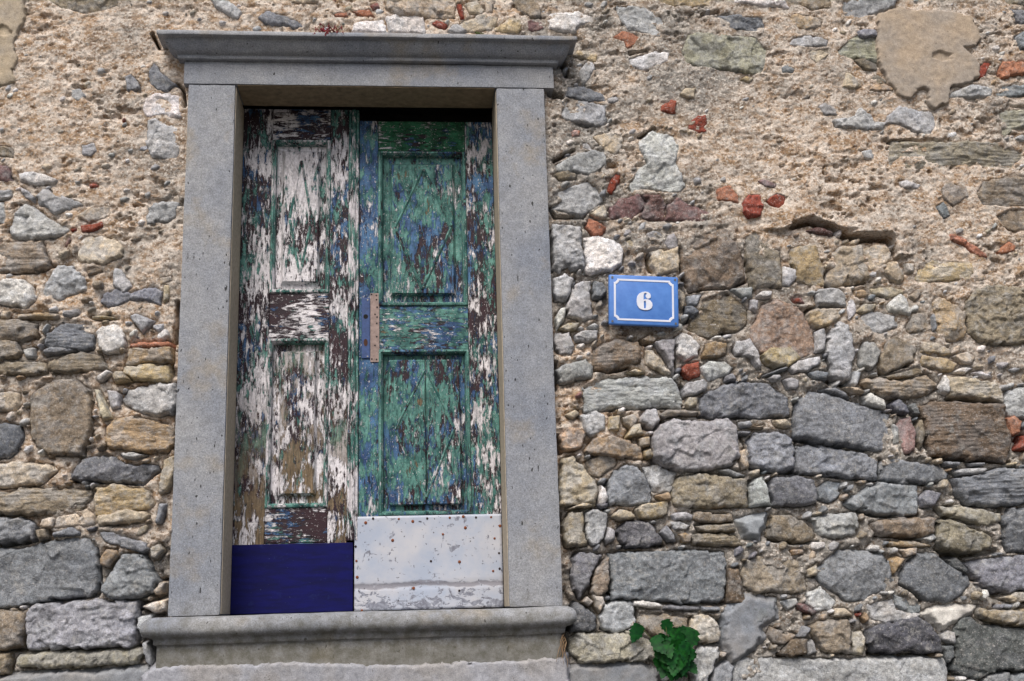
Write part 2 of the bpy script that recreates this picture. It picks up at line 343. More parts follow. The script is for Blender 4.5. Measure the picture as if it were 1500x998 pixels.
w - 783,1633 803,1634 888,1619 887,1601 834,1607 783,1614
d = 891,1615 930,1613 1025,1605 1024,1590 928,1592 890,1599
g = 1028,1605 1095,1603 1094,1588 1030,1589
n - 794,1568 814,1589 902,1584 984,1569 974,1509 954,1497 872,1497 835,1513 799,1544
k - 987,1557 1004,1575 1036,1580 1079,1554 1089,1518 1084,1484 1023,1480 986,1502
v - 549,1503 571,1523 640,1524 779,1523 828,1501 858,1476 855,1428 742,1431 679,1421 593,1430 556,1455
l - 1016,1471 1086,1469 1077,1433 1041,1374 1030,1297 967,1299 981,1412
g S 399,1377 530,1408 605,1424 673,1419 717,1427 805,1424 866,1386 865,1262 377,1278
g S 1100,1578 1188,1644 1304,1628 1311,1560 1244,1525 1260,1488 1172,1424 1126,1408 1099,1469
n - 1181,1712 1210,1761 1267,1782 1333,1784 1396,1757 1418,1706 1423,1656 1383,1642 1309,1650 1228,1649 1191,1675
n - 1293,1848 1311,1917 1384,1922 1448,1889 1470,1844 1455,1822 1369,1824 1305,1838
g S 1182,1907 1242,1925 1296,1930 1291,1879 1271,1867 1262,1836 1203,1843
g - 1055,1392 1108,1420 1132,1396 1112,1295 1036,1297
l B 1128,1390 1150,1425 1239,1421 1342,1420 1496,1409 1690,1408 1906,1402 1915,1365 1905,1257 1118,1283
l - 1456,1908 1544,1922 1624,1924 1632,1872 1622,1841 1535,1830 1484,1850 1467,1882
n - 1673,1884 1728,1896 1822,1897 1876,1899 1924,1898 1911,1847 1868,1829 1802,1833 1696,1848
t - 1733,1816 1840,1817 1899,1799 1831,1794 1745,1803
l - 1861,1826 1911,1844 1922,1824 1893,1809
v B 1915,1828 1936,1892 1977,1894 2074,1853 2132,1829 2136,1804 2092,1779 2009,1765 1931,1789
v - 1935,1937 2017,1942 2070,1928 2177,1913 2173,1880 2102,1862 2011,1897 1952,1911
g - 2180,1887 2219,1925 2399,1928 2378,1779 2213,1770 2192,1770 2180,1828
g - 1459,1724 1495,1755 1551,1788 1637,1786 1715,1769 1733,1717 1745,1679 1681,1637 1626,1614 1554,1612 1505,1654 1463,1686
g B 1766,1685 1791,1729 1843,1778 1903,1774 1951,1731 2020,1685 2030,1660 1977,1608 1929,1596 1856,1601 1808,1646 1764,1666
t - 1736,1749 1761,1767 1790,1754 1771,1729 1744,1698
d - 1947,1750 1987,1753 2023,1711 2014,1692 1970,1718
k - 1770,1789 1838,1794 1835,1769 1794,1760
g - 2025,1730 2081,1747 2375,1760 2358,1639 2180,1628 2127,1632 2083,1658 2048,1697
k - 2039,1572 2092,1564 2172,1562 2348,1570 2337,1495 2165,1512 2093,1523 2048,1540
k - 2144,1606 2193,1624 2356,1626 2351,1595 2189,1593
w S 1854,1583 1975,1592 2040,1578 2030,1553 1946,1518 1897,1498 1868,1533 1838,1558
g f 1740,1629 1778,1616 1835,1590 1832,1565 1785,1560 1743,1592
d - 1625,1502 1663,1520 1729,1530 1783,1541 1823,1546 1867,1520 1895,1482 1901,1421 1823,1426 1758,1434 1731,1423 1641,1438 1625,1466
d B 1951,1506 1975,1536 2016,1544 2059,1515 2163,1500 2336,1482 2317,1353 2111,1353 2009,1329 1939,1346 1921,1365 1947,1444
l - 1895,1482 1931,1500 1950,1493 1941,1450 1900,1464
d - 1898,1445 1937,1444 1939,1407 1910,1384
n - 1419,1527 1463,1544 1561,1547 1563,1504 1562,1431 1511,1432 1460,1440 1431,1483
k - 1570,1504 1609,1509 1619,1478 1601,1424 1566,1431
m - 1374,1605 1403,1607 1446,1575 1426,1566 1388,1583
k - 1503,1561 1519,1586 1551,1585 1582,1559 1529,1554
r - 1589,1565 1609,1571 1604,1555 1591,1556
t - 1607,1552 1628,1570 1639,1545 1618,1533
l - 1398,1472 1424,1478 1437,1435 1400,1427
b - 1292,1433 1341,1483 1399,1484 1391,1430 1336,1426
n - 1258,1501 1274,1531 1323,1505 1368,1498 1320,1468 1282,1470
g S 1190,1613 1301,1628 1307,1585 1248,1531 1209,1526
l f 1319,1616 1379,1626 1384,1608 1343,1584
l f 1419,1638 1474,1667 1521,1610 1506,1586 1447,1581 1423,1607
l f 1638,1601 1731,1611 1741,1573 1831,1558 1803,1541 1703,1531 1652,1545
k - 1420,1725 1458,1743 1458,1705 1424,1700
t - 1367,1795 1413,1798 1418,1782 1372,1776
g - 2036,1331 2077,1342 2130,1347 2126,1262 2027,1265
g - 2136,1340 2316,1347 2303,1256 2129,1261
l - -779,3992 -709,3944 -658,3910 -633,3886 -645,3858 -682,3871 -733,3905
g - -567,3860 -539,3892 -502,3882 -458,3872 -407,3845 -400,3828 -476,3834 -544,3836
k - -447,3999 -340,4001 -351,3934 -396,3926 -440,3932
o f -281,3883 -231,3894 -225,3877 -275,3872
r f -301,3988 -270,3989 -272,3936 -295,3935
o f -212,3898 -142,3910 -123,3879 -187,3881
k - -84,4007 193,4013 191,3885 152,3877 69,3883 -8,3888 -59,3898 -81,3922
w - -199,3842 -161,3857 -91,3865 -78,3817 -198,3807 -211,3814
w - -78,3873 -33,3884 62,3886 75,3862 71,3812 -8,3814 -69,3817
r f -142,3928 -110,3939 -103,3918 -129,3907
r f 101,3855 120,3870 165,3853 152,3831 120,3841
r - 198,3938 218,3939 228,3879 213,3877
k - 203,3850 223,3872 288,3894 359,3892 352,3860 332,3831 267,3819 222,3829
l - 158,3821 184,3850 203,3850 235,3826 209,3811
y - 345,3835 377,3860 417,3886 449,3879 451,3840 435,3822 377,3825
m - 472,3869 495,3877 540,3856 539,3831 493,3827 471,3834
n - 419,3968 511,3970 529,3920 534,3885 495,3884 444,3911
k f 231,3943 283,3958 308,3916 301,3898 249,3900
k f 312,3959 341,3952 340,3909 314,3902
g SD -905,1431 -851,1469 -465,1471 -4,1452 539,1458 567,1272 -900,1321
"""
GAPS = """
8 -1379,1660 -1264,1678 -1072,1701
6 -1073,1851 -1063,1714
8 -930,1669 -923,1551
14 -843,1744 -837,1690 -882,1679 -910,1662
11 -928,1669 -874,1632 -832,1637
6 -1301,1649 -1296,1533
6 -1369,1524 -1294,1526 -1138,1521 -922,1527
9 -872,1585 -866,1480
5 -1394,1873 -1306,1883
6 -824,2434 -822,2350 -821,2274 -819,2191
5 -841,2637 -843,2597 -846,2512 -859,2443
4 -1408,2071 -1289,2078 -1227,2123
4 -1171,2091 -929,2076 -876,2123
6 -832,2731 -833,2585
4 -1463,2844 -1339,2849 -1278,2869
4 -1455,2733 -1368,2714
5 -966,3788 -937,3729
6 -865,3583 -844,3569 -835,3497
22 1953,1757 2012,1743 2053,1691 2095,1652 2132,1626
10 1929,1782 2014,1762 2138,1775
8 1642,1928 1748,1915 1863,1912
6 1701,1843 1780,1835 1867,1826
9 1769,1667 1813,1640 1836,1608
9 1632,1428 1735,1416 1893,1415 1917,1395 1924,1340
6 1944,1340 2083,1347 2190,1356
8 2188,1927 2177,1842 2185,1771
5 1295,1833 1373,1821 1472,1822
6 1295,1432 1392,1430
6 703,1724 702,1644
8 1136,1720 1129,1618 1183,1607
8 704,1635 787,1633 933,1621 1112,1615
6 794,1599 791,1544
8 990,1563 982,1533 968,1494
8 549,1551 529,1521 540,1485
8 541,1667 571,1629 550,1581
5 668,1541 711,1523 788,1538
5 538,1940 539,1877
5 751,1822 906,1822
5 1020,1480 1090,1478
22 1582,2426 1622,2419 1656,2415
9 1426,2203 1505,2182 1598,2167
5 1428,2183 1420,2085
5 1737,2112 1729,2037
6 2029,2343 2174,2331 2240,2323
5 1415,2078 1515,2067 1721,2044
5 1734,2035 1896,2026 1993,2036
4 1433,2350 1421,2216
6 1910,2277 1923,2143
5 1776,2445 1876,2471
5 1928,2126 2078,2114 2242,2101
6 680,2465 743,2459 810,2474
13 536,2216 544,2170
9 862,2575 895,2561
6 993,2584 986,2442
5 1066,2288 1227,2285 1409,2286
9 849,2261 891,2244 925,2270
6 644,2314 789,2325 1002,2327
6 1006,2402 1014,2361
8 538,2493 536,2400
5 885,2139 896,2100
8 678,2040 714,2052
5 1242,2049 1239,1965
5 1311,2041 1313,1983
5 1215,2219 1231,2166
6 1252,2088 1411,2075
15 914,2898 922,2856
9 1029,2933 1037,2834 1063,2771
6 1063,2771 1194,2778 1279,2806
6 541,3004 537,2849
8 1028,2647 1049,2654
6 537,3096 560,3060 662,3061
6 1288,2876 1302,2785
9 1120,2591 1182,2601
8 1596,2840 1595,2784
6 1601,2784 1742,2796
8 1512,2686 1521,2630
5 1517,2700 1649,2706
11 1482,3027 1547,3041 1622,3012 1697,2980 1789,2977 1860,2973 1872,2919
13 557,3565 598,3555
10 610,3687 623,3642
5 878,3737 947,3753
5 1180,3913 1246,3926
5 899,3390 957,3421
5 561,3285 638,3329
5 1777,3736 1836,3733 1892,3707
5 1902,3377 2011,3374
5 1911,3321 2115,3326 2335,3316 2409,3317
5 2179,3617 2304,3658
"""
REGIONS = """
-1378,3758 0 .1
-1068,3595 0 .25
-1255,3372 0 .05
-926,3212 .2 .45
-1390,3182 .3 .2
-1044,3104 .15 .15
-937,2894 .2 .35
-1323,2894 .6 .2
-1099,2740 .5 .15
-1301,2539 .6 .4
-917,2437 .75 .1
-1189,2244 .6 .2
-903,2096 .7 .15
-1273,2102 .7 .2
-1217,1937 .8 .5
-941,1908 .7 .4
-1251,1754 1 .8
-932,1723 1 .8
-1150,1571 1 .9
-514,3890 .1 .15
147,3903 .3 .1
628,3735 .2 .5
694,3390 .15 .6
630,3110 .5 .6
643,2786 .7 .6
632,2524 .7 .2
572,2269 .8 .1
958,3799 .1 .5
1084,3596 0 .65
1230,3338 0 .25
889,3535 0 .4
934,3364 .1 .15
1476,3340 0 .1
1742,3228 0 .1
1646,3692 0 .3
2154,3670 .1 .3
2329,3464 .3 .3
1868,3115 0 .15
2195,3059 .1 .15
1455,3085 0 .2
1050,3057 .4 .5
1244,2784 .6 .5
1712,2919 .3 .2
1915,2782 .4 .4
2285,2892 .2 .2
1816,2620 .5 .4
1417,2623 .6 .5
917,2573 .6 .3
959,2417 .7 .6
1114,2416 .6 .7
748,2267 .8 .2
1530,2411 .7 .7
2124,2485 .5 .45
1778,2253 .9 .8
2150,2043 .9 .8
1115,2061 .9 .7
732,1945 .9 .5
1357,1908 .9 .7
1603,1805 .8 .8
1840,1629 .6 .8
2118,1793 1 .8
852,1870 .9 .6
599,1708 1 .6
960,1604 1 .7
1284,1620 .6 .9
1586,1636 .6 .8
706,1403 .6 1
1691,1419 .9 .9
2139,1358 .9 .9
-236,1420 .2 1
"""
NAILS = [(-161, 1938), (-134, 1953), (-40, 1949), (11, 1939), (64, 1949), (147, 1950), (197, 1953), (244, 1949), (300, 1949), (-63, 1872), (-197, 1853), (-194, 1801), (-191, 1743), (76, 1794), (121, 1890), (204, 1912), (178, 1686), (303, 1753), (180, 1789), (327, 1761), (311, 1871), (332, 1916), (122, 1620), (-174, 1625), (12, 1699), (326, 1817)]
OVERHANG = [(1438, 3009), (1482, 3030), (1547, 3050), (1630, 3027), (1691, 2989), (1761, 2985), (1819, 2991), (1858, 2990), (1868, 2955), (1877, 2904)]

# ------------------------------------------------------------------ numpy noise
rng = np.random.default_rng(11); random.seed(5)
def _h(i, j, s):
    n = (i.astype(np.int64)*374761393 + j.astype(np.int64)*668265263 + s*974711) & 0xffffffff
    n = ((n ^ (n >> 13))*1274126177) & 0xffffffff
    n = ((n ^ (n >> 16))*2246822519) & 0xffffffff
    return ((n ^ (n >> 15)) & 0xffffff)/float(0xffffff)
def vn(x, z, s=0):
    i = np.floor(x); j = np.floor(z); u = x-i; v = z-j
    u = u*u*(3-2*u); v = v*v*(3-2*v)
    a = _h(i, j, s); b = _h(i+1, j, s); c = _h(i, j+1, s); d = _h(i+1, j+1, s)
    return (a*(1-u)+b*u)*(1-v) + (c*(1-u)+d*u)*v
def fbm(x, z, s=0, o=4, g=.5):
    t = 0; a = 1; n = 0
    for k in range(o):
        t = t + a*vn(x*2**k+17.3*k, z*2**k-9.1*k, s+k*31); n += a; a *= g
    return t/n
def worley(x, z, s=0):
    i = np.floor(x); j = np.floor(z); best = np.full(np.shape(x), 9.)
    for a in (-1, 0, 1):
        for b in (-1, 0, 1):
            px = i+a+_h(i+a, j+b, s); pz = j+b+_h(i+a, j+b, s+77)
            best = np.minimum(best, (px-x)**2+(pz-z)**2)
    return np.sqrt(best)
def facets(x, z, s=0):
    """broken-rock noise: every cell is a tilted plane, with a small step to its neighbours"""
    i = np.floor(x); j = np.floor(z); best = np.full(np.shape(x), 9.); out = np.zeros(np.shape(x))
    for a in (-1, 0, 1):
        for b in (-1, 0, 1):
            px = i+a+_h(i+a, j+b, s); pz = j+b+_h(i+a, j+b, s+77); d = (px-x)**2+(pz-z)**2
            v = (x-px)*(_h(i+a, j+b, s+5)-.5)*2+(z-pz)*(_h(i+a, j+b, s+6)-.5)*2+(_h(i+a, j+b, s+7)-.5)*.7
            m = d < best; best = np.where(m, d, best); out = np.where(m, v, out)
    return out
def sstep(a, b, x):
    t = np.clip((x-a)/(b-a), 0, 1); return t*t*(3-2*t)
def sdist(x, z, poly):
    """signed distance to a polygon, positive inside"""
    d = np.full(x.shape, 1e9); ins = np.zeros(x.shape, bool); n = len(poly)
    for k in range(n):
        ax, az = poly[k]; bx, bz = poly[(k+1) % n]; ex, ez = bx-ax, bz-az
        t = np.clip(((x-ax)*ex+(z-az)*ez)/(ex*ex+ez*ez+1e-12), 0, 1)
        d = np.minimum(d, (x-ax-t*ex)**2+(z-az-t*ez)**2)
        c = (az > z) != (bz > z)
        with np.errstate(divide='ignore', invalid='ignore'):
            xi = ax+(z-az)*ex/(ez if ez else 1e-12)
        ins ^= c & (x < xi)
    return np.where(ins, 1, -1)*np.sqrt(d)
def ldist(x, z, pts):
    d = np.full(x.shape, 1e9)
    for k in range(len(pts)-1):
        ax, az = pts[k]; bx, bz = pts[k+1]; ex, ez = bx-ax, bz-az
        t = np.clip(((x-ax)*ex+(z-az)*ez)/(ex*ex+ez*ez+1e-12), 0, 1)
        d = np.minimum(d, (x-ax-t*ex)**2+(z-az-t*ez)**2)
    return np.sqrt(d)

# ------------------------------------------------------------------ object helpers
def raw_mesh(name, V, F, smooth=True):
    """V (n,3) float array, F (m,4) quad index array"""
    me = bpy.data.meshes.new(name)
    V = np.asarray(V, np.float32); F = np.asarray(F, np.int32)
    me.vertices.add(len(V)); me.vertices.foreach_set('co', V.ravel())
    me.loops.add(F.size); me.loops.foreach_set('vertex_index', F.ravel())
    me.polygons.add(len(F)); me.polygons.foreach_set('loop_start', np.arange(0, F.size, 4, dtype=np.int32))
    me.polygons.foreach_set('use_smooth', np.full(len(F), smooth))
    me.update(calc_edges=True); me.validate()
    return me
def link(name, me, mat, parent=None, loc=None):
    o = bpy.data.objects.new(name, me); COL.objects.link(o)
    if mat: me.materials.append(mat) if not len(me.materials) else None
    if loc is not None: o.location = loc
    if parent: o.parent = parent
    return o
def tag(o, label=None, cat=None, group=None, kind=None):
    for k, v in (('label', label), ('category', cat), ('group', group), ('kind', kind)):
        if v: o[k] = v
    return o
def empty(name, loc, label, cat):
    o = bpy.data.objects.new(name, None); COL.objects.link(o); o.location = loc; o.empty_display_size = .05
    return tag(o, label, cat)
def child(name, me, mat, parent):
    """mesh in world coordinates, parented without moving"""
    o = link(name, me, mat, parent)
    p = parent; off = Vector((0, 0, 0))
    while p: off += p.location; p = p.parent
    o.location = -off
    return o
def bm_mesh(name, bm, smooth=False):
    me = bpy.data.meshes.new(name); bmesh.ops.recalc_face_normals(bm, faces=bm.faces)
    bm.to_mesh(me); bm.free()
    if smooth: me.polygons.foreach_set('use_smooth', np.full(len(me.polygons), True))
    return me
def box_bm(x0, x1, y0, y1, z0, z1, bev=0, bm=None, seg=2):
    b = bm or bmesh.new()
    r = bmesh.ops.create_cube(b, size=1)
    for v in r['verts']:
        v.co = Vector((x0 if v.co.x < 0 else x1, y0 if v.co.y < 0 else y1, z0 if v.co.z < 0 else z1))
    if bev:
        es = list({e for v in r['verts'] for e in v.link_edges})
        bmesh.ops.bevel(b, geom=es, offset=bev, segments=seg, affect='EDGES', profile=.5)
    return b
def rough_box(name, x0, x1, y0, y1, z0, z1, res=.012, rad=.006, amp=.0015, seed=1, chip=.0):
    """box with rounded, slightly worn arrises and uneven faces"""
    Vs, Fs, base = [], [], 0
    def face(o, a, b, na, nb):
        nonlocal base
        A, B = np.meshgrid(np.linspace(0, 1, na+1), np.linspace(0, 1, nb+1), indexing='ij')
        P = np.array(o)+A[..., None]*np.array(a)+B[..., None]*np.array(b)
        Vs.append(P.reshape(-1, 3)); idx = np.arange((na+1)*(nb+1)).reshape(na+1, nb+1)+base; base += idx.size
        Fs.append(np.stack([idx[:-1, :-1], idx[1:, :-1], idx[1:, 1:], idx[:-1, 1:]], -1).reshape(-1, 4))
    X, Y, Z = x1-x0, y1-y0, z1-z0
    nx, ny, nz = [max(2, int(q/res)) for q in (X, Y, Z)]
    face((x0, y0, z0), (X, 0, 0), (0, 0, Z), nx, nz); face((x0, y1, z0), (0, 0, Z), (X, 0, 0), nz, nx)
    face((x0, y0, z0), (0, 0, Z), (0, Y, 0), nz, ny); face((x1, y0, z0), (0, Y, 0), (0, 0, Z), ny, nz)
    face((x0, y0, z0), (0, Y, 0), (X, 0, 0), ny, nx); face((x0, y0, z1), (X, 0, 0), (0, Y, 0), nx, ny)
    V = np.concatenate(Vs); F = np.concatenate(Fs)
    lo = np.array((x0, y0, z0)); hi = np.array((x1, y1, z1))
    w = fbm(V[:, 0]*9+V[:, 1]*7, V[:, 2]*9, seed, 3)
    rr = rad*(.4+1.3*w) + chip*sstep(.62, .75, fbm(V[:, 0]*25+V[:, 1]*21, V[:, 2]*25, seed+5, 3))
    q = np.clip(V, lo+rr[:, None], hi-rr[:, None]); d = V-q; L = np.linalg.norm(d, axis=1)+1e-9
    nrm = d/L[:, None]; V2 = q+nrm*np.minimum(L, rr)[:, None]
    n = fbm(V[:, 0]*30+V[:, 1]*33, V[:, 2]*30, seed+9, 4)-.5 + .8*(fbm(V[:, 0]*4+V[:, 1]*3, V[:, 2]*4, seed+3, 2)-.5)
    V2 = V2+nrm*(n*amp*2)[:, None]
    return raw_mesh(name, V2, F)
def loft_u(name, xL, xR, yF, yB, prof, step=.02, amp=.0012, seed=3, sag=None):
    """moulding profile (projection, z) run along the front with mitred returns to the wall"""
    n = int((xR-xL)/step)
    rows = []
    for p, z in prof:
        ys = np.linspace(yB, yF-p, 5); xs = np.linspace(xL-p, xR+p, n+1)
        row = [(xL-p, y, z) for y in ys[:-1]] + [(x, yF-p, z) for x in xs] + [(xR+p, y, z) for y in ys[::-1][1:]]
        rows.append(row)
    V = np.array(rows); m, k = V.shape[:2]; idx = np.arange(m*k).reshape(m, k)
    F = np.stack([idx[:-1, :-1], idx[:-1, 1:], idx[1:, 1:], idx[1:, :-1]], -1).reshape(-1, 4)
    V = V.reshape(-1, 3)
    w = (fbm(V[:, 0]*22, V[:, 2]*35+V[:, 1]*20, seed, 4)-.5)
    w2 = (fbm(V[:, 0]*3.5, V[:, 2]*0+1, seed+4, 3)-.5)
    V[:, 1] -= w*amp*3; V[:, 2] += w2*amp*4
    chips = sstep(.66, .76, fbm(V[:, 0]*14, V[:, 2]*30, seed+8, 3))
    V[:, 1] += chips*.004
    return V, F
def tube_mesh(name, pts, rad, n=6, bm=None):
    b = bm or bmesh.new(); rings = []
    for i, p in enumerate(pts):
        p = Vector(p); a = Vector(pts[max(i-1, 0)]); c = Vector(pts[min(i+1, len(pts)-1)]); d = (c-a).normalized()
        s = d.orthogonal().normalized(); t = d.cross(s); r = rad[i] if hasattr(rad, '__len__') else rad
        rings.append([b.verts.new(p+(s*math.cos(6.2832*k/n)+t*math.sin(6.2832*k/n))*r) for k in range(n)])
    for A, B in zip(rings[:-1], rings[1:]):
        for k in range(n): b.faces.new((A[k], A[(k+1) % n], B[(k+1) % n], B[k]))
    b.faces.new(rings[0][::-1]); b.faces.new(rings[-1])
    return b

# ------------------------------------------------------------------ node helpers
class N:
    def __init__(s, name):
        s.m = bpy.data.materials.new(name); s.m.use_nodes = True; s.t = s.m.node_tree; s.t.nodes.clear()
        s.out = s.new('ShaderNodeOutputMaterial'); s.b = s.new('ShaderNodeBsdfPrincipled')
        s.t.links.new(s.b.outputs[0], s.out.inputs[0])
        s.P = s.new('ShaderNodeNewGeometry').outputs['Position']
    def new(s, k): return s.t.nodes.new(k)
    def put(s, sock, v):
        if isinstance(v, bpy.types.NodeSocket): s.t.links.new(v, sock)
        else: sock.default_value = (*v, 1) if hasattr(v, '__len__') and len(v) == 3 and len(sock.default_value) == 4 else v
    def vec(s, scale=(1, 1, 1), off=(0, 0, 0), src=None):
        n = s.new('ShaderNodeVectorMath'); n.operation = 'MULTIPLY_ADD'
        s.put(n.inputs[0], src or s.P); s.put(n.inputs[1], scale); s.put(n.inputs[2], off); return n.outputs[0]
    def noise(s, v, sc, det=4, ro=.6, dist=0):
        n = s.new('ShaderNodeTexNoise'); s.put(n.inputs['Vector'], v); n.inputs['Scale'].default_value = sc
        n.inputs['Detail'].default_value = det; n.inputs['Roughness'].default_value = ro; n.inputs['Distortion'].default_value = dist
        return n.outputs['Fac']
    def vor(s, v, sc, feat='F1', out='Distance'):
        n = s.new('ShaderNodeTexVoronoi'); n.feature = feat; s.put(n.inputs['Vector'], v); n.inputs['Scale'].default_value = sc
        return n.outputs[out]
    def rng(s, v, a, b, c=0, d=1):
        n = s.new('ShaderNodeMapRange'); s.put(n.inputs[0], v)
        for i, q in enumerate((a, b, c, d)): s.put(n.inputs[i+1], q)
        return n.outputs[0]
    def ma(s, op, a, b=0, c=0):
        n = s.new('ShaderNodeMath'); n.operation = op; s.put(n.inputs[0], a); s.put(n.inputs[1], b); s.put(n.inputs[2], c); return n.outputs[0]
    def mix(s, f, a, b, mode='MIX'):
        n = s.new('ShaderNodeMix'); n.data_type = 'RGBA'; n.blend_type = mode
        s.put(n.inputs[0], f); s.put(n.inputs[6], a); s.put(n.inputs[7], b); return n.outputs[2]
    def attr(s, name, out='Color'):
        n = s.new('ShaderNodeAttribute'); n.attribute_name = name; return n.outputs[out]
    def sep(s, v):
        n = s.new('ShaderNodeSeparateXYZ'); s.put(n.inputs[0], v); return n.outputs
    def grey(s, v):
        n = s.new('ShaderNodeCombineColor')
        for i in range(3): s.put(n.inputs[i], v)
        return n.outputs[0]
    def bump(s, h, strength, dist, nrm=None):
        n = s.new('ShaderNodeBump'); n.inputs['Strength'].default_value = strength; n.inputs['Distance'].default_value = dist
        s.put(n.inputs['Height'], h)
        if nrm: s.put(n.inputs['Normal'], nrm)
        return n.outputs[0]
    def done(s, col, rough=.9, nrm=None, spec=.3, metal=0):
        s.put(s.b.inputs['Base Color'], col); s.put(s.b.inputs['Roughness'], rough)
        s.b.inputs['Specular IOR Level'].default_value = spec; s.b.inputs['Metallic'].default_value = metal
        if nrm: s.put(s.b.inputs['Normal'], nrm)
        return s.m
def lin(r, g, b, k=1.0):
    f = lambda c: ((c/255+.055)/1.055)**2.4 if c > 10 else c/255/12.92
    return (f(r)*k, f(g)*k, f(b)*k)

# ------------------------------------------------------------------ materials
def stone_material(name, sc=(1, 1, 1), brick=False):
    n = N(name); v = n.vec(sc)
    tint = n.attr('tint')
    big = n.noise(v, 10, 4, .6); mid = n.noise(v, 48, 6, .68); fine = n.noise(n.P, 230, 3, .75)
    c = n.mix(1, tint, n.grey(n.rng(big, .3, .7, .80, 1.22)), 'MULTIPLY')
    c = n.mix(1, c, n.grey(n.rng(mid, .3, .7, .48, 1.46)), 'MULTIPLY')
    c = n.mix(1, c, n.grey(n.rng(fine, .3, .7, .62, 1.36)), 'MULTIPLY')
    if not brick:
        och = n.rng(n.noise(n.vec(sc, (3, 5, 7)), 13, 5, .65), .56, .68, 0, .42)
        c = n.mix(och, c, n.mix(1, c, (1.06, .96, .82), 'MULTIPLY'))
        blu = n.rng(n.noise(n.vec(sc, (13, 2, 9)), 7, 4, .6), .52, .66, 0, .4)
        c = n.mix(blu, c, n.mix(1, c, (.92, .97, 1.07), 'MULTIPLY'))
        gp = n.rng(n.noise(n.vec((1, 1, 1), (31, 12, 5)), 15, 5, .68), .47, .57, 0, .62)
        hs = n.new('ShaderNodeHueSaturation'); hs.inputs['Saturation'].default_value = .30; n.put(hs.inputs['Color'], c)
        c = n.mix(gp, c, n.mix(1, hs.outputs[0], (.95, .98, 1.03), 'MULTIPLY'))
        dk = n.rng(n.noise(n.vec(sc, (1, 9, 4)), 22, 5, .7), .57, .68, 0, .55)
        c = n.mix(dk, c, n.mix(1, c, (.52, .50, .48), 'MULTIPLY'))
    lich = n.rng(n.noise(n.vec((1, 1, 1), (21, 4, 6)), 26, 6, .72), .55, .66, 0, .5 if not brick else .25)
    c = n.mix(lich, c, lin(178, 176, 172))
    wh = n.rng(n.noise(n.P, 150, 2, .6), .60, .68, 0, .5)
    c = n.mix(wh, c, (.52, .50, .48))
    ed = n.vor(n.vec(sc, (0, 0, 0), n.mix(.06, n.P, n.vec((1, 1, 1), (0, 0, 0)))), 13, 'DISTANCE_TO_EDGE')
    crack = n.ma('MULTIPLY', n.rng(ed, 0, .022, 1, 0), n.rng(big, .45, .6, 0, 1))
    c = n.mix(n.ma('MULTIPLY', crack, .25), c, (.03, .025, .022))
    h = n.ma('ADD', n.ma('MULTIPLY', mid, 1.0), n.ma('MULTIPLY', fine, .35)); h = n.ma('SUBTRACT', h, n.ma('MULTIPLY', crack, .2))
    return n.done(c, .92, n.bump(h, .9, .010), .2)
M_ROCK = stone_material('rock')
M_LAY = stone_material('layered_rock', (.8, 1, 1.7))
M_BRICK = stone_material('brick', brick=True)

def mortar_material(name, patch=None):
    n = N(name)
    t = n.attr('tone', 'Fac')
    big = n.noise(n.P, 7, 5, .62); mid = n.noise(n.P, 34, 6, .7); fine = n.noise(n.P, 210, 3, .75); pat = n.noise(n.vec((1, 1, 1.6), (4, 2, 8)), 17, 6, .72)
    g1 = n.vor(n.P, 150, out='Color'); gr = n.sep(g1)[0]
    warm = n.mix(n.rng(pat, .40, .58), lin(180, 152, 124), lin(230, 217, 204))
    warm = n.mix(n.rng(mid, .53, .66, 0, .8), warm, lin(136, 104, 76))
    cool = n.mix(n.rng(pat, .36, .64), lin(130, 124, 117), lin(176, 171, 165))
    cool = n.mix(n.rng(mid, .54, .68, 0, .6), cool, lin(108, 96, 82))
    tt = n.ma('ADD', t, n.rng(big, .3, .7, -.28, .28))
    c = n.mix(n.rng(tt, .15, .62), warm, cool)
    c = n.mix(n.rng(gr, .76, .86, 0, .62), c, lin(228, 220, 210))
    c = n.mix(n.rng(gr, .16, .06, 0, .55), c, lin(112, 88, 66))
    c = n.mix(1, c, n.grey(n.rng(fine, .3, .7, .70, 1.25)), 'MULTIPLY')
    h = n.ma('ADD', n.ma('MULTIPLY', mid, .8), n.ma('ADD', n.ma('MULTIPLY', fine, .5), n.ma('MULTIPLY', gr, .22)))
    return n.done(c, .95, n.bump(h, .9, .011), .15)
M_MORTAR = mortar_material('lime_mortar')

def plaster_material():
    n = N('old_plaster'); tint = n.attr('tint')
    big = n.noise(n.P, 6, 4, .6); mid = n.noise(n.P, 40, 5, .65); fine = n.noise(n.P, 260, 2, .7)
    c = n.mix(n.rng(big, .42, .62, 0, .6), tint, lin(150, 145, 140))
    c = n.mix(1, c, n.grey(n.rng(mid, .3, .7, .78, 1.2)), 'MULTIPLY'); c = n.mix(1, c, n.grey(n.rng(fine, .3, .7, .8, 1.2)), 'MULTIPLY')
    c = n.mix(n.rng(n.noise(n.P, 90, 3, .6), .66, .7, 0, .5), c, (.05, .04, .03))
    return n.done(c, .93, n.bump(n.ma('ADD', mid, n.ma('MULTIPLY', fine, .6)), .5, .004), .2)
M_PLASTER = plaster_material()

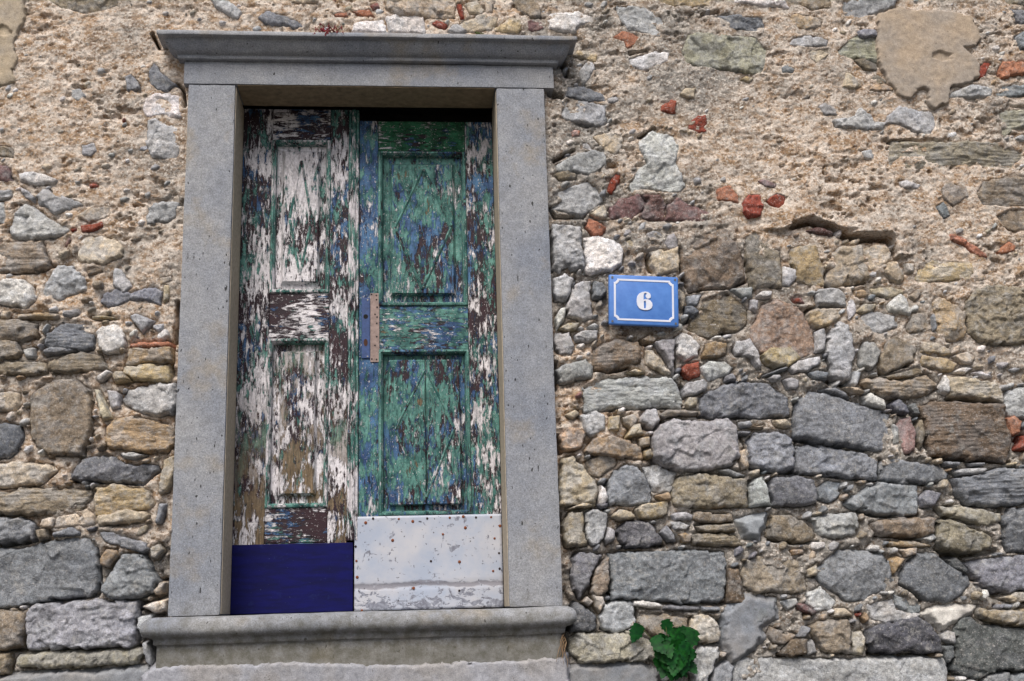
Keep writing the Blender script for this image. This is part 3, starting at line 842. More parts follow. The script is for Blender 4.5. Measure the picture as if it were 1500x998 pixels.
def dressed_material():
    n = N('dressed_grey_stone')
    big = n.noise(n.P, 3.2, 5, .6); mid = n.noise(n.P, 26, 5, .65); fine = n.noise(n.P, 210, 3, .8); sp = n.noise(n.vec((1, 1, 1), (7, 3, 1)), 190, 2, .6)
    c = n.mix(n.rng(big, .35, .65), lin(130, 135, 145), lin(152, 153, 156))
    c = n.mix(n.rng(n.noise(n.vec((1, 1, 1), (2, 8, 3)), 5, 5, .6), .55, .68, 0, .5), c, lin(150, 138, 118))
    c = n.mix(1, c, n.grey(n.rng(mid, .3, .7, .84, 1.14)), 'MULTIPLY')
    c = n.mix(1, c, n.grey(n.rng(fine, .3, .7, .62, 1.38)), 'MULTIPLY')
    c = n.mix(n.rng(sp, .68, .74, 0, .5), c, lin(215, 215, 218))
    pit = n.rng(n.noise(n.vec((1, 1, .45), (3, 3, 9)), 95, 1, .4), .735, .76)
    c = n.mix(n.ma('MULTIPLY', pit, .85), c, (.012, .011, .01))
    # green-brown weathering at the foot, where splashing keeps the stone damp
    z = n.sep(n.P)[2]
    foot = n.ma('MULTIPLY', n.rng(n.ma('ADD', z, n.ma('MULTIPLY', n.ma('SUBTRACT', mid, .5), .25)), 1.66, 1.50, 0, 1), .75)
    c = n.mix(foot, c, n.mix(n.rng(mid, .4, .6), lin(94, 90, 74), lin(120, 117, 108)))
    h = n.ma('ADD', n.ma('MULTIPLY', fine, .6), n.ma('ADD', n.ma('MULTIPLY', mid, .7), n.ma('MULTIPLY', pit, -1.2)))
    return n.done(c, .88, n.bump(h, .55, .004), .25)
M_DRESS = dressed_material()

C_WHITE, C_MAROON = lin(232, 228, 230), lin(48, 26, 34)
def paint(name, white, green, blue, wood, grain='v', seed=0., fine=1., base=C_MAROON, gcol=((36, 82, 80), (102, 152, 142)), bcol=((36, 62, 104), (76, 116, 154)), wood_z=None, white_z=None):
    """old door paint: coats of white, blue and green flaking off a maroon coat and bare wood.
    white/green/blue/wood: share of the surface each coat keeps (0..1)"""
    n = N(name); o = (seed*3.1, seed*1.7, seed*2.3)
    s = (1, 1, .22) if grain == 'v' else (.22, 1, 1)
    v = n.vec(s, o); iso = n.vec((1, 1, .7), (o[1], o[2], o[0])); vb = n.vec(s, (o[2]+5, o[0], o[1]+9)); vc = n.vec(s, (o[1]+2, o[2]+8, o[0]+4))
    def mask(share, a, b, soft=.012):
        if share <= 0: return None
        f = n.ma('ADD', n.ma('MULTIPLY', a, .55), n.ma('MULTIPLY', b, .45))
        th = .5 + (.5-share)*.30
        return n.rng(f, th-soft, th+soft)
    z = n.sep(n.P)[2]
    fl = n.noise(v, 74*fine, 7, .76, .3); patch = n.noise(iso, 7, 5, .62)
    fl2 = n.noise(vb, 66*fine, 7, .75, .4); patch2 = n.noise(n.vec((1, 1, .7), (o[2]+3, 1, o[1])), 9, 5, .6)
    fl3 = n.noise(vc, 56*fine, 6, .75, .5); patch3 = n.noise(n.vec((1, 1, .8), (o[0]+8, 4, o[2])), 8, 4, .6)
    grn = n.noise(n.vec((1, 1, .06) if grain == 'v' else (.06, 1, 1)), 190, 3, .6)
    hue = n.noise(n.vec((1, 1, .6), (9, o[0], 2)), 24, 5, .65)
    wcol = n.mix(n.rng(grn, .35, .65), lin(84, 72, 56), lin(134, 115, 90))
    c = n.mix(n.rng(n.noise(vb, 30, 4, .6), .4, .62, 0, .6), base, lin(26, 24, 32)); height = n.ma('MULTIPLY', grn, .25)
    def coat(mk, col, th):
        nonlocal c, height
        if mk is None: return
        c = n.mix(mk, c, col); height = n.ma('ADD', height, n.ma('MULTIPLY', mk, th))
    mw = mask(wood, fl3, patch3)
    if wood_z: mw = n.ma('MULTIPLY', mw, n.rng(z, wood_z[0], wood_z[1], 1, 0))
    wh_in = fl
    mwh = mask(white, fl, patch)
    if white_z: mwh = mwh if mwh is None else n.ma('MULTIPLY', mwh, n.rng(n.ma('ADD', z, n.ma('MULTIPLY', patch, .3)), white_z[0], white_z[1]))
    coat(mask(blue, fl3, patch2), n.mix(n.rng(hue, .36, .64), lin(*bcol[0]), lin(*bcol[1])), .5)
    coat(mask(green, fl2, patch3), n.mix(n.rng(hue, .36, .64), lin(*gcol[0]), lin(*gcol[1])), .55)
    coat(mwh, n.mix(n.rng(fl2, .3, .7), C_WHITE, lin(204, 200, 206)), .7)
    fk = n.rng(n.noise(n.vec((1, 1, .6) if grain == 'v' else (.6, 1, 1), (o[0]+2, 7, 5)), 170, 3, .7), .63, .655)
    coat(n.ma('MULTIPLY', fk, .85), C_WHITE, .5)
    fk = n.rng(n.noise(n.vec((1, 1, .4) if grain == 'v' else (.4, 1, 1), (o[0]+9, 3, 1)), 130, 4, .7), .63, .655)
    c = n.mix(n.ma('MULTIPLY', fk, .9), c, base)
    if mw is not None: c = n.mix(mw, c, wcol); height = n.ma('MULTIPLY', height, n.ma('SUBTRACT', 1, n.ma('MULTIPLY', mw, .8)))
    cr = n.rng(n.noise(n.vec((1, 1, .12) if grain == 'v' else (.12, 1, 1), (6, 6, 6)), 120, 3, .6), .30, .36, 1, 0)
    c = n.mix(n.ma('MULTIPLY', cr, .8), c, (.012, .009, .010))
    c = n.mix(1, c, n.grey(n.rng(n.noise(n.P, 120, 4, .7), .3, .7, .75, 1.2)), 'MULTIPLY')
    height = n.ma('SUBTRACT', height, n.ma('MULTIPLY', cr, .5))
    return n.done(c, .62, n.bump(height, .8, .004), .35)

def simple(name, col, rough=.6, metal=0, var=.25, sc=60, bump=.15, spec=.4):
    n = N(name); f = n.noise(n.P, sc, 5, .65)
    c = n.mix(1, col, n.grey(n.rng(f, .3, .7, 1-var, 1+var)), 'MULTIPLY')
    return n.done(c, rough, n.bump(f, bump, .003), spec, metal)

# ------------------------------------------------------------------ ground (below the frame)
def ground_material():
    n = N('street_paving'); f = n.noise(n.P, 6, 6, .65)
    return n.done(n.mix(f, (.06, .058, .055), (.11, .105, .10)), .95, n.bump(n.noise(n.P, 60, 5, .7), .5, .01))
g = bmesh.new(); bmesh.ops.create_grid(g, x_segments=8, y_segments=8, size=150)
gm = bm_mesh('ground', g); tag(link('ground', gm, ground_material()), kind='structure')

# ------------------------------------------------------------------ the rubble wall
WALL = empty('stone_wall', (0.5, .1, 0), 'old rubble stone wall with crumbling lime mortar around the doorway', 'wall')
def pts_of(s): return [tuple(float(q)/1000 for q in p.split(',')) for p in s.split()]
REG = []
for l in REGIONS.strip().splitlines():
    p, r, t = l.split(); x, z = pts_of(p)[0]; REG.append((x, z, float(r), float(t)))
REG = np.array(REG)
def region(x, z):
    wx = x+.10*(fbm(x*6, z*6, 71, 3)-.5); wz = z+.10*(fbm(x*6, z*6, 72, 3)-.5)
    W = 0; r = 0; t = 0
    for a, b, c, d in REG:
        w = 1/((wx-a)**2+(wz-b)**2+.002)**2
        W = W+w; r = r+w*c; t = t+w*d
    return r/W, t/W
def mortar_level(rub): return .009-.042*rub**1.5

PAL = {'g': (128, 131, 137), 'd': (104, 106, 108), 'l': (174, 174, 175), 'w': (212, 208, 204), 't': (160, 139, 112), 'b': (118, 104, 90), 'y': (176, 158, 126),
       'k': (182, 168, 148), 'r': (140, 76, 62), 'o': (166, 116, 94), 'm': (124, 98, 96), 'n': (142, 130, 114), 'v': (150, 145, 128), 'x': (150, 130, 112), 'p': (174, 159, 139)}
def tint_of(code):
    r, g_, b = PAL[code]; j = rng.normal(0, 1, 3)*1.2 + rng.normal(0, 8)
    return lin(*np.clip(np.array((r, g_, b))+j, 20, 235), k=1.08)

def stone_patch(poly, code, flag, seed, res=.0045, margin=False):
    """height-field mesh of one stone: uneven outline, rounded arrises, broken facets; sides run back into the mortar"""
    P = np.array(poly); lo = P.min(0)-.016; hi = P.max(0)+.016
    area = abs(np.sum(P[:, 0]*np.roll(P[:, 1], -1)-np.roll(P[:, 0], -1)*P[:, 1]))/2
    L = math.sqrt(max(area, 1e-5))
    nx = max(4, int((hi[0]-lo[0])/res)); nz = max(4, int((hi[1]-lo[1])/res))
    X, Z = np.meshgrid(np.linspace(lo[0], hi[0], nx+1), np.linspace(lo[1], hi[1], nz+1), indexing='ij')
    sd = sdist(X, Z, poly)
    na = min(.006, L*.055)
    sd = sd + na*2*(fbm(X*38, Z*38, seed, 3)-.5) + na*.9*(fbm(X*130, Z*130, seed+3, 2)-.5)
    sd = sd + na*1.2*facets(X*26, Z*30, seed+60) + min(.003, L*.03)
    cx, cz = P.mean(0); r = np.random.default_rng(seed)
    rub = float(region(np.array([cx]), np.array([cz]))[0][0]) if not margin else .8
    hb = mortar_level(rub)-.004
    lay = '=' in flag
    if 'P' in flag:
        h = np.where(sd > 0, .025-.004*np.exp(-np.maximum(sd, 0)/.003), .021+sd*6)
        for ox, oz, rr_ in ((.62, .52, .024),):
            dd = np.sqrt(((X-lo[0]-ox*(hi[0]-lo[0]))/1.4)**2+(Z-lo[1]-oz*(hi[1]-lo[1]))**2)+.045*(fbm(X*34, Z*34, seed+2, 4)-.5); h = h-.010*sstep(rr_, rr_-.005, dd)
        h = h + .010*(fbm(X*9, Z*9, seed, 3)-.5) + .003*(fbm(X*60, Z*60, seed+1, 3)-.5)
    elif 'S' in flag:
        top = .052 if 'D' in flag else .012
        e = sstep(0, .022, sd)
        h = hb+(top-hb)*e + np.minimum(sd, 0)*3 + .014*e*(fbm(X*9, Z*9, seed, 4)-.5) + .004*(fbm(X*40, Z*40, seed+1, 3)-.5)
    else:
        top = (.018+r.normal(0, .004)) + (.005 if 'B' in flag else 0)
        if 'f' in flag: top = mortar_level(rub)+.010+r.uniform(-.001, .003)
        re = min(.0036, max(.0016, L*.026))*r.uniform(.7, 1.3)
        e = 1-np.exp(-np.maximum(sd, 0)/re)
        # broken facets
        A = min(.016, L*.10)*(.5 if 'f' in flag else 1)
        fac = np.full(X.shape, 1e9)
        for k in range(r.integers(3, 7)):
            an = r.uniform(0, 6.283); sl = r.uniform(.02, .26)
            ox, oz = cx+r.normal(0, .25)*L, cz+r.normal(0, .2)*L
            wx = X+.012*(fbm(X*30, Z*30, seed+20+k, 2)-.5); wz = Z+.012*(fbm(X*30+5, Z*30, seed+40+k, 2)-.5)
            fac = np.minimum(fac, ((wx-ox)*math.cos(an)+(wz-oz)*math.sin(an))*sl + A*r.uniform(.0, .5))
        fac = np.clip(fac, -1.8*A, A)
        if lay:
            rough = .013*(fbm(X*13, Z*36, seed, 4, .6)-.5) + min(.006, L*.05)*facets((X+.02*fbm(X*20, Z*20, seed+50, 2))*14, (Z+.02*fbm(X*20, Z*20, seed+51, 2))*36, seed+9)
            tz = Z+.01*(fbm(X*12, Z*12, seed+7, 2)-.5); st = tz/.013; rough = rough + .0045*(np.abs((st-np.floor(st))-.5)*2-.5)*sstep(.4, .6, fbm(X*6, Z*20, seed+5, 2))
        else:
            qx = X+.020*(fbm(X*24, Z*24, seed+50, 3)-.5); qz = Z+.020*(fbm(X*24+9, Z*24, seed+51, 3)-.5)
            fa = r.uniform(.2, 1.25); fs = r.uniform(.55, 1.35); fd = r.uniform(.15, 1.2)
            rough = min(.014, L*.12)*r.uniform(.6, 1.3)*(fbm(X*14*fs, Z*18*fs, seed, 5, .55)-.5) + .005*r.uniform(.4, 1.3)*(fbm(X*80, Z*80, seed+8, 3)-.5)
            rough = rough + fa*min(.0085, L*.07)*facets(qx*18*fs, qz*25*fs, seed+9) + fd*min(.0032, L*.04)*facets(qx*58, qz*70, seed+11)
        h = hb+(top-hb)*e + (fac+rough)*np.clip(e, .15, 1) + np.minimum(sd, 0)*5
    keep = sd > -.012
    cell = keep[:-1, :-1] & keep[1:, :-1] & keep[1:, 1:] & keep[:-1, 1:]
    idx = np.full(X.shape, -1); ii = np.zeros(X.shape, bool)
    for a in (slice(0, -1), slice(1, None)):
        for b in (slice(0, -1), slice(1, None)): ii[a, b] |= cell
    idx[ii] = np.arange(ii.sum())
    V = np.stack([X[ii], -h[ii], Z[ii]], -1)
    F = np.stack([idx[:-1, :-1], idx[1:, :-1], idx[1:, 1:], idx[:-1, 1:]], -1)[cell]
    return V, F, area
def set_tint(me, col):
    a = me.attributes.new('tint', 'FLOAT_COLOR', 'POINT'); n = len(me.vertices)
    c = np.ones((n, 4), np.float32); c[:, :3] = col; a.data.foreach_set('color', c.ravel())

stones = []
for i, l in enumerate(STONES.strip().splitlines()):
    code, flag, rest = l.split(' ', 2); stones.append([code, flag, pts_of(rest), i])
def parea(p):
    P = np.array(p); return abs(np.sum(P[:, 0]*np.roll(P[:, 1], -1)-np.roll(P[:, 0], -1)*P[:, 1]))/2
order = sorted([s for s in stones if not set(s[1]) & set('PS')], key=lambda s: -parea(s[2]))
small = {s[3] for s in order[300:]}
joined = []                                            # small chips and stones beyond the count: V, F, tint
for code, flag, poly, i in stones:
    V, F, ar = stone_patch(poly, code, flag, 100+i*7, .0042 if parea(poly) > .002 else .0035)
    if not len(F): continue
    t = tint_of(code)
    if i in small: joined.append((V, F, t)); continue
    nm = 'plaster_patch' if 'P' in flag else 'mortar_smear' if 'S' in flag else 'brick_fragment' if code in 'ro' else 'stone'
    c = V.mean(0); c[1] = 0
    me = raw_mesh(nm, V-c, F); set_tint(me, t)
    mat = M_PLASTER if set(flag) & set('PS') else M_BRICK if code in 'ro' else M_LAY if '=' in flag else M_ROCK
    o = link(nm, me, mat, WALL, Vector(c)-WALL.location)

# bedding mortar: one displaced sheet, fine where it is seen, coarser beyond
X0, X1, Z0, Z1 = -1.66, 2.66, 1.24, 4.12; R = .0043
gx = np.concatenate([np.arange(-3.4, X0, .02), np.arange(X0, X1, R), np.arange(X1, 4.6, .02)])
gz = np.concatenate([np.arange(-.02, Z0, .02), np.arange(Z0, Z1, R), np.arange(Z1, 5.4, .02)])
inside = lambda a, lo, hi: sstep(lo-.03, lo+.03, a)*sstep(hi+.03, hi-.03, a)
GX, GZ = np.meshgrid(gx, gz, indexing='ij')
rub, tone = region(GX, GZ)
dmin = np.full(GX.shape, .06); lapped = np.zeros(GX.shape, bool)
for code, flag, poly, i in stones:
    P = np.array(poly); a = np.searchsorted(gx, P[:, 0].min()-.06); b = np.searchsorted(gx, P[:, 0].max()+.06)
    c = np.searchsorted(gz, P[:, 1].min()-.06); d = np.searchsorted(gz, P[:, 1].max()+.06)
    if b <= a or d <= c: continue
    dmin[a:b, c:d] = np.minimum(dmin[a:b, c:d], -sdist(GX[a:b, c:d], GZ[a:b, c:d], poly))
H = mortar_level(rub); SEEN = inside(GX, X0, X1)*inside(GZ, Z0, Z1)*.9+.1
H += .020*(fbm(GX*7, GZ*9, 201, 4)-.5) + .010*SEEN*(fbm(GX*26, GZ*34, 202, 4)-.5)
peb = worley(GX*75, GZ*85, 203); H += .0055*SEEN*np.clip(.75-peb, 0, 1)
peb2 = worley(GX*34, GZ*40, 205); H += .009*SEEN*np.clip(.55-peb2, 0, 1)*(.5+rub)
pit = fbm(GX*42, GZ*60, 204, 3); big_m = sstep(.35, .65, fbm(GX*3.5, GZ*4.5, 211, 3)); H -= .014*sstep(.34, .24, pit)*(.3+.9*big_m)*SEEN
lf = fbm(GX*14, GZ*34, 206, 4); H -= .013*sstep(.40, .30, lf)*(1-rub*.5)*(.15+1.1*big_m)*SEEN
H -= .016*np.exp(-(np.maximum(dmin, 0)/.007)**2)*np.clip(rub*1.2-.15, 0, 1)*sstep(.3, .55, fbm(GX*9, GZ*9, 207, 2)+.12)*1.4
for l in GAPS.strip().splitlines():
    w, rest = l.split(' ', 1); pts = pts_of(rest); w = float(w)/1000*.80; P = np.array(pts)
    a = np.searchsorted(gx, P[:, 0].min()-.08); b = np.searchsorted(gx, P[:, 0].max()+.08)
    c = np.searchsorted(gz, P[:, 1].min()-.08); d = np.searchsorted(gz, P[:, 1].max()+.08)
    D = ldist(GX[a:b, c:d], GZ[a:b, c:d], pts) + .004*(fbm(GX[a:b, c:d]*40, GZ[a:b, c:d]*40, 208, 2)-.5)
    k = sstep(w*1.5+.003, w*.5, D); H[a:b, c:d] = H[a:b, c:d]*(1-k) + np.minimum(H[a:b, c:d], -.08)*k
# thick render whose lower edge has broken away
OV = np.array(OVERHANG)/1000.; zl = np.interp(GX, OV[:, 0], OV[:, 1]) + .006*(fbm(GX*60, GX*0, 209, 3)-.5)
win = sstep(OV[0, 0]-.12, OV[0, 0]+.06, GX)*sstep(OV[-1, 0]+.10, OV[-1, 0]-.02, GX)
dz = GZ-zl
H += win*np.where(dz > 0, .030*np.exp(-np.maximum(dz, 0)/.16), -.022*np.exp(np.minimum(dz, 0)/.05))
smear = sstep(.54, .66, fbm(GX*6, GZ*8, 215, 4)); H += .030*smear*rub*(.6+.8*fbm(GX*20, GZ*24, 216, 3))
H -= .016*(1-smear)*sstep(.002, -.006, dmin+.006*(fbm(GX*30, GZ*30, 213, 2)-.5))
jl = ((GX > -.83) & (GX < .55) & (GZ > 1.44) & (GZ < 3.74))
H = np.where(jl, np.minimum(H, .01), H)
hole = (GX > -.79) & (GX < .50) & (GZ > 1.50) & (GZ < 3.68)
cell = ~(hole[:-1, :-1] & hole[1:, :-1] & hole[1:, 1:] & hole[:-1, 1:])
idx = np.arange(GX.size).reshape(GX.shape)
F = np.stack([idx[:-1, :-1], idx[1:, :-1], idx[1:, 1:], idx[:-1, 1:]], -1)[cell]
V = np.stack([GX, -H, GZ], -1).reshape(-1, 3)
used = np.zeros(len(V), bool); used[F.ravel()] = True; remap = np.cumsum(used)-1
me = raw_mesh('mortar', V[used], remap[F])
at = me.attributes.new('tone', 'FLOAT', 'POINT'); at.data.foreach_set('value', tone.reshape(-1)[used].astype(np.float32))
child('mortar', me, M_MORTAR, WALL)

# pinning chips pressed into the joints
placed = []
inview = (GX > X0) & (GX < X1) & (GZ > Z0) & (GZ < Z1) & (dmin > .009) & ~((GX > -.88) & (GX < .60) & (GZ > 1.40) & (GZ < 3.79)) & ~((GX > .74) & (GX < 1.0) & (GZ > 2.62) & (GZ < 2.82))
cand = np.flatnonzero(inview.ravel()); rng.shuffle(cand)
xs, zs, rb, tn, dm = GX.ravel(), GZ.ravel(), rub.ravel(), tone.ravel(), dmin.ravel()
buck = {}
for k in cand[:9000]:
    if rng.random() > .03+rb[k]*.42: continue
    r_ = min(dm[k]*.95, rng.uniform(.006, .024)*(.55+.45*rb[k]))
    if r_ < .005: continue
    bx, bz = int(xs[k]/.05), int(zs[k]/.05)
    if any((xs[k]-q[0])**2+(zs[k]-q[1])**2 < (r_+q[2])**2*.8 for a in (-1, 0, 1) for b in (-1, 0, 1) for q in buck.get((bx+a, bz+b), [])): continue
    buck.setdefault((bx, bz), []).append((xs[k], zs[k], r_))
    n = rng.integers(5, 8); a0 = rng.uniform(0, 6.28); ca, sa = math.cos(a0*.15), math.sin(a0*.15); pl = []
    for q in range(n):
        a = a0+6.283*(q+rng.uniform(-.3, .3))/n; rr = r_*rng.uniform(.75, 1.25); ex, ez = rr*math.cos(a)*1.35, rr*math.sin(a)*.8
        pl.append((xs[k]+ex*ca-ez*sa, zs[k]+ex*sa+ez*ca))
    code = rng.choice(list('lgwknt'), p=[.32, .24, .12, .16, .13, .03]) if tn[k] > .35 else rng.choice(list('lwktnr'), p=[.3, .22, .3, .07, .09, .02])
    V, F, _ = stone_patch(pl, code, '-' if rb[k] > .35 else 'f', 9000+int(k) % 5000, .0038)
    if len(F): joined.append((V, F, tint_of(code)))
# stones of the wall beyond the photograph, laid in rough courses
z = .03
while z < 5.2:
    hgt = rng.uniform(.08, .2); x = -3.3-rng.uniform(0, .2)
    while x < 4.5:
        w = rng.uniform(.12, .42)
        if not ((x+w > X0+.06 and x < X1-.16) and (z+hgt > Z0+.02 and z < Z1-.05)):
            j = lambda s=.018: rng.uniform(-s, s)
            pl = [(x+.012+abs(j()), z+.01+j()), (x+w*.5, z+.006+j(.01)), (x+w-.01+j(), z+.01+abs(j())), (x+w-.012, z+hgt*.5+j()), (x+w-.02+j(), z+hgt-.012+j(.01)), (x+w*.5+j(.04), z+hgt-.008+j(.012)), (x+.015+abs(j()), z+hgt-.015+j(.01)), (x+.01+j(.01), z+hgt*.5)]
            V, F, _ = stone_patch(pl, 'g', '-', int(rng.integers(1e6)), .014, True)
            if len(F): joined.append((V, F, tint_of(rng.choice(list('gglnkdtv')))))
        x += w
    z += hgt
Vs, Fs, Cs, b = [], [], [], 0
for V, F, t in joined: Vs.append(V); Fs.append(F+b); Cs.append(np.tile((*t, 1), (len(V), 1))); b += len(V)
me = raw_mesh('chinking_stones', np.concatenate(Vs), np.concatenate(Fs))
a = me.attributes.new('tint', 'FLOAT_COLOR', 'POINT'); a.data.foreach_set('color', np.concatenate(Cs).astype(np.float32).ravel())
tag(child('chinking_stones', me, M_ROCK, WALL), kind='stuff')

# the wall's core and the dark hall behind the door
bm = bmesh.new()
for q in ((-3.4, -.80, .09, .55, 0, 5.4), (.51, 4.6, .09, .55, 0, 5.4), (-.80, .51, .09, .55, 0, 1.52), (-.80, .51, .15, .55, 3.72, 5.4), (-.80, .51, .555, .62, 1.4, 3.8)): box_bm(*q, bm=bm)
child('core', bm_mesh('core', bm), simple('core_rubble', (.12, .11, .10), .95), WALL)

# ------------------------------------------------------------------ dressed stone surround
SUR = empty('door_surround', (-.145, -.04, 1.45), 'moulded grey stone surround with cornice and sill framing the peeling double door', 'door frame')
child('jamb', rough_box('jamb', -.817, -.643, -.040, .215, 1.621, 3.5695, rad=.005, seed=21, chip=.003), M_DRESS, SUR)
child('jamb', rough_box('jamb', .343, .529, -.040, .215, 1.621, 3.5695, rad=.005, seed=41, chip=.003), M_DRESS, SUR)
M_REND = simple('lime_render_skin', lin(176, 164, 146), .9, 0, .25, 70, .4, .2); M_SOFF = simple('bounce_tinted_soffit', lin(140, 124, 102), .9, 0, .3, 40, .4, .2)  # soffit colour has the brown of bounced light put into it
for xa, xb in ((-.6445, -.6405), (.3405, .3445)): child('reveal_render', rough_box('reveal_render', xa, xb, -.028, .176, 1.625, 3.566, rad=.0015, amp=.0006, seed=int(abs(xa)*999)), M_REND, SUR)
child('soffit_tint_skin', rough_box('soffit_tint_skin', -.638, .338, -.036, .143, 3.5675, 3.5725, rad=.0015, amp=.0006, seed=77), M_SOFF, SUR)  # thin skin added under the lintel to carry the bounce tint
child('lintel', rough_box('lintel', -.836, .567, -.042, .145, 3.571, 3.664, rad=.004, seed=61, chip=.004), M_DRESS, SUR)
V, F = loft_u('cornice', -.836, .563, -.040, .10, [(-.01, 3.6640), (.004, 3.6645), (.018, 3.6655), (.0205, 3.6665), (.0215, 3.6695), (.0215, 3.6785), (.022, 3.6805), (.027, 3.6815), (.034, 3.6845), (.041, 3.6895), (.048, 3.6965), (.0545, 3.705), (.060, 3.714), (.064, 3.7225), (.066, 3.7275), (.069, 3.7285), (.083, 3.7290), (.0868, 3.7298), (.0878, 3.7325), (.0878, 3.745), (.084, 3.7485), (.05, 3.753), (-.02, 3.762), (-.12, 3.770)], seed=5)
child('cornice', raw_mesh('cornice', V, F), M_DRESS, SUR)
V, F = loft_u('sill', -.848, .522, -.040, .10, [(-.004, 1.42), (0, 1.45), (0, 1.50), (.0, 1.524), (.004, 1.528), (.010, 1.530), (.0105, 1.540), (.011, 1.546), (.016, 1.551), (.028, 1.554), (.038, 1.560), (.0445, 1.568), (.0475, 1.578), (.047, 1.590), (.043, 1.602), (.035, 1.611), (.022, 1.617), (.005, 1.620), (-.06, 1.6195), (-.27, 1.619)], amp=.002, seed=15)
bx = rough_box('t', -.80, .49, .02, .30, 1.46, 1.6185, res=.03, seed=8)
n0 = len(V); bv = np.empty(len(bx.vertices)*3, np.float32); bx.vertices.foreach_get('co', bv)
bf = np.array([p.vertices[:] for p in bx.polygons])
child('sill', raw_mesh('sill', np.concatenate([V, bv.reshape(-1, 3)]), np.concatenate([F, bf+n0])), M_DRESS, SUR)
bpy.data.meshes.remove(bx)

# ------------------------------------------------------------------ the two door leaves
YD = .18
MP = {
 'l_stile': paint('paint_white_over_maroon_stile', .48, .42, .34, .56, 'v', 1, wood_z=(2.0, 2.45)),
 'l_rail': paint('paint_white_over_maroon_rail', .42, .24, .30, .0, 'h', 2),
 'l_panel': paint('paint_white_panel', .54, .40, .30, .42, 'v', 3, wood_z=(2.15, 2.9)),
 'l_bead': paint('paint_white_bead', .45, .62, .2, 0, 'v', 4, fine=1.3),
 'r_stile': paint('paint_blue_green_stile', .26, .44, .62, 0, 'v', 5),
 'r_edge': paint('paint_blistered_white_stile', .40, .40, .46, 0, 'v', 6),
 'r_top': paint('paint_green_rail', .28, .70, .5, 0, 'h', 7, gcol=((12, 66, 40), (44, 112, 78))),
 'r_rail': paint('paint_teal_rail', .26, .50, .56, .10, 'h', 8),
 'r_panel': paint('paint_teal_panel', .27, .52, .56, .10, 'v', 9),
 'r_mould': paint('paint_green_moulding', .24, .66, .5, .10, 'v', 10),
}
def ring_mesh(name, x0, x1, z0, z1, prof, y0, fill=True):
    bm = bmesh.new(); rings = []
    for d, y in prof:
        rings.append([bm.verts.new((x, y0+y, z)) for x, z in ((x0+d, z0+d), (x1-d, z0+d), (x1-d, z1-d), (x0+d, z1-d))])
    for A, B in zip(rings[:-1], rings[1:]):
        for k in range(4): bm.faces.new((A[k], A[(k+1) % 4], B[(k+1) % 4], B[k]))
    if fill: bm.faces.new(rings[-1])
    return bm_mesh(name, bm)
MOULD = [(-.001, .03), (-.001, .0), (.003, -.007), (.009, -.008), (.012, -.002), (.0145, .000), (.0165, .006), (.018, .016), (.019, .034)]
def door_panel(leaf, x0, x1, z0, z1, mat, mmat, inset=.05, split=None):
    prof = [(.017, .034), (.0175, .024), (inset-.012, .024), (inset-.003, .008), (inset-.001, .005), (inset, .005)]
    if split is None:
        p = child('panel', ring_mesh('panel', x0, x1, z0, z1, prof, YD), mat, leaf)
    else:
        p = child('panel', ring_mesh('panel', x0, x1, z0, z1, prof[:3]+[(inset, .026)], YD), mat, leaf)
        for a, b in ((x0+inset-.012, split-.0016), (split+.0016, x1-inset+.012)):
            child('panel_board', bm_mesh('panel_board', box_bm(a, b, YD+.004, YD+.022, z0+inset-.012, z1-inset+.012, .004, seg=1)), mat, p)
    child('moulding', ring_mesh('moulding', x0, x1, z0, z1, MOULD, YD, False), mmat, p)
    return p
def diamond(panel, pts, mat, y, w=.006, proud=.005):
    bm = bmesh.new(); n = len(pts)
    for k in range(n):
        a = Vector((pts[k][0], y, pts[k][1])); b = Vector((pts[(k+1) % n][0], y, pts[(k+1) % n][1])); d = (b-a).normalized(); s = Vector((d.z, 0, -d.x))*w
        a = a+d*.004; b = b-d*.004
        q = [bm.verts.new(v) for v in (a-s, a+s, b+s, b-s, a+Vector((0, -proud, 0)), b+Vector((0, -proud, 0)))]
        for f in ((0, 4, 5, 3), (4, 1, 2, 5), (0, 1, 4), (3, 5, 2)): bm.faces.new([q[i] for i in f])
    child('diamond_moulding', bm_mesh('diamond_moulding', bm), mat, panel)
def plank(leaf, name, x0, x1, z0, z1, mat, y0=YD, t=.04, bev=.0025):
    return child(name, bm_mesh(name, box_bm(x0, x1, y0, y0+t, z0, z1, bev)), mat, leaf)

LL = empty('door_leaf', (-.416, YD, 1.622), 'door leaf with white paint flaking off maroon and a plain navy blue board below', 'door')
plank(LL, 'stile', -.6415, -.528, 1.625, 3.573, MP['l_stile']); plank(LL, 'stile', -.3005, -.230, 1.625, 3.573, MP['l_stile'])
for a, b in ((3.442, 3.5725), (2.636, 2.8135), (1.872, 1.9975)): plank(LL, 'rail', -.5268, -.3017, a, b, MP['l_rail'])
plank(LL, 'rail', -.5268, -.3017, 1.626, 1.870, MP['l_rail'])
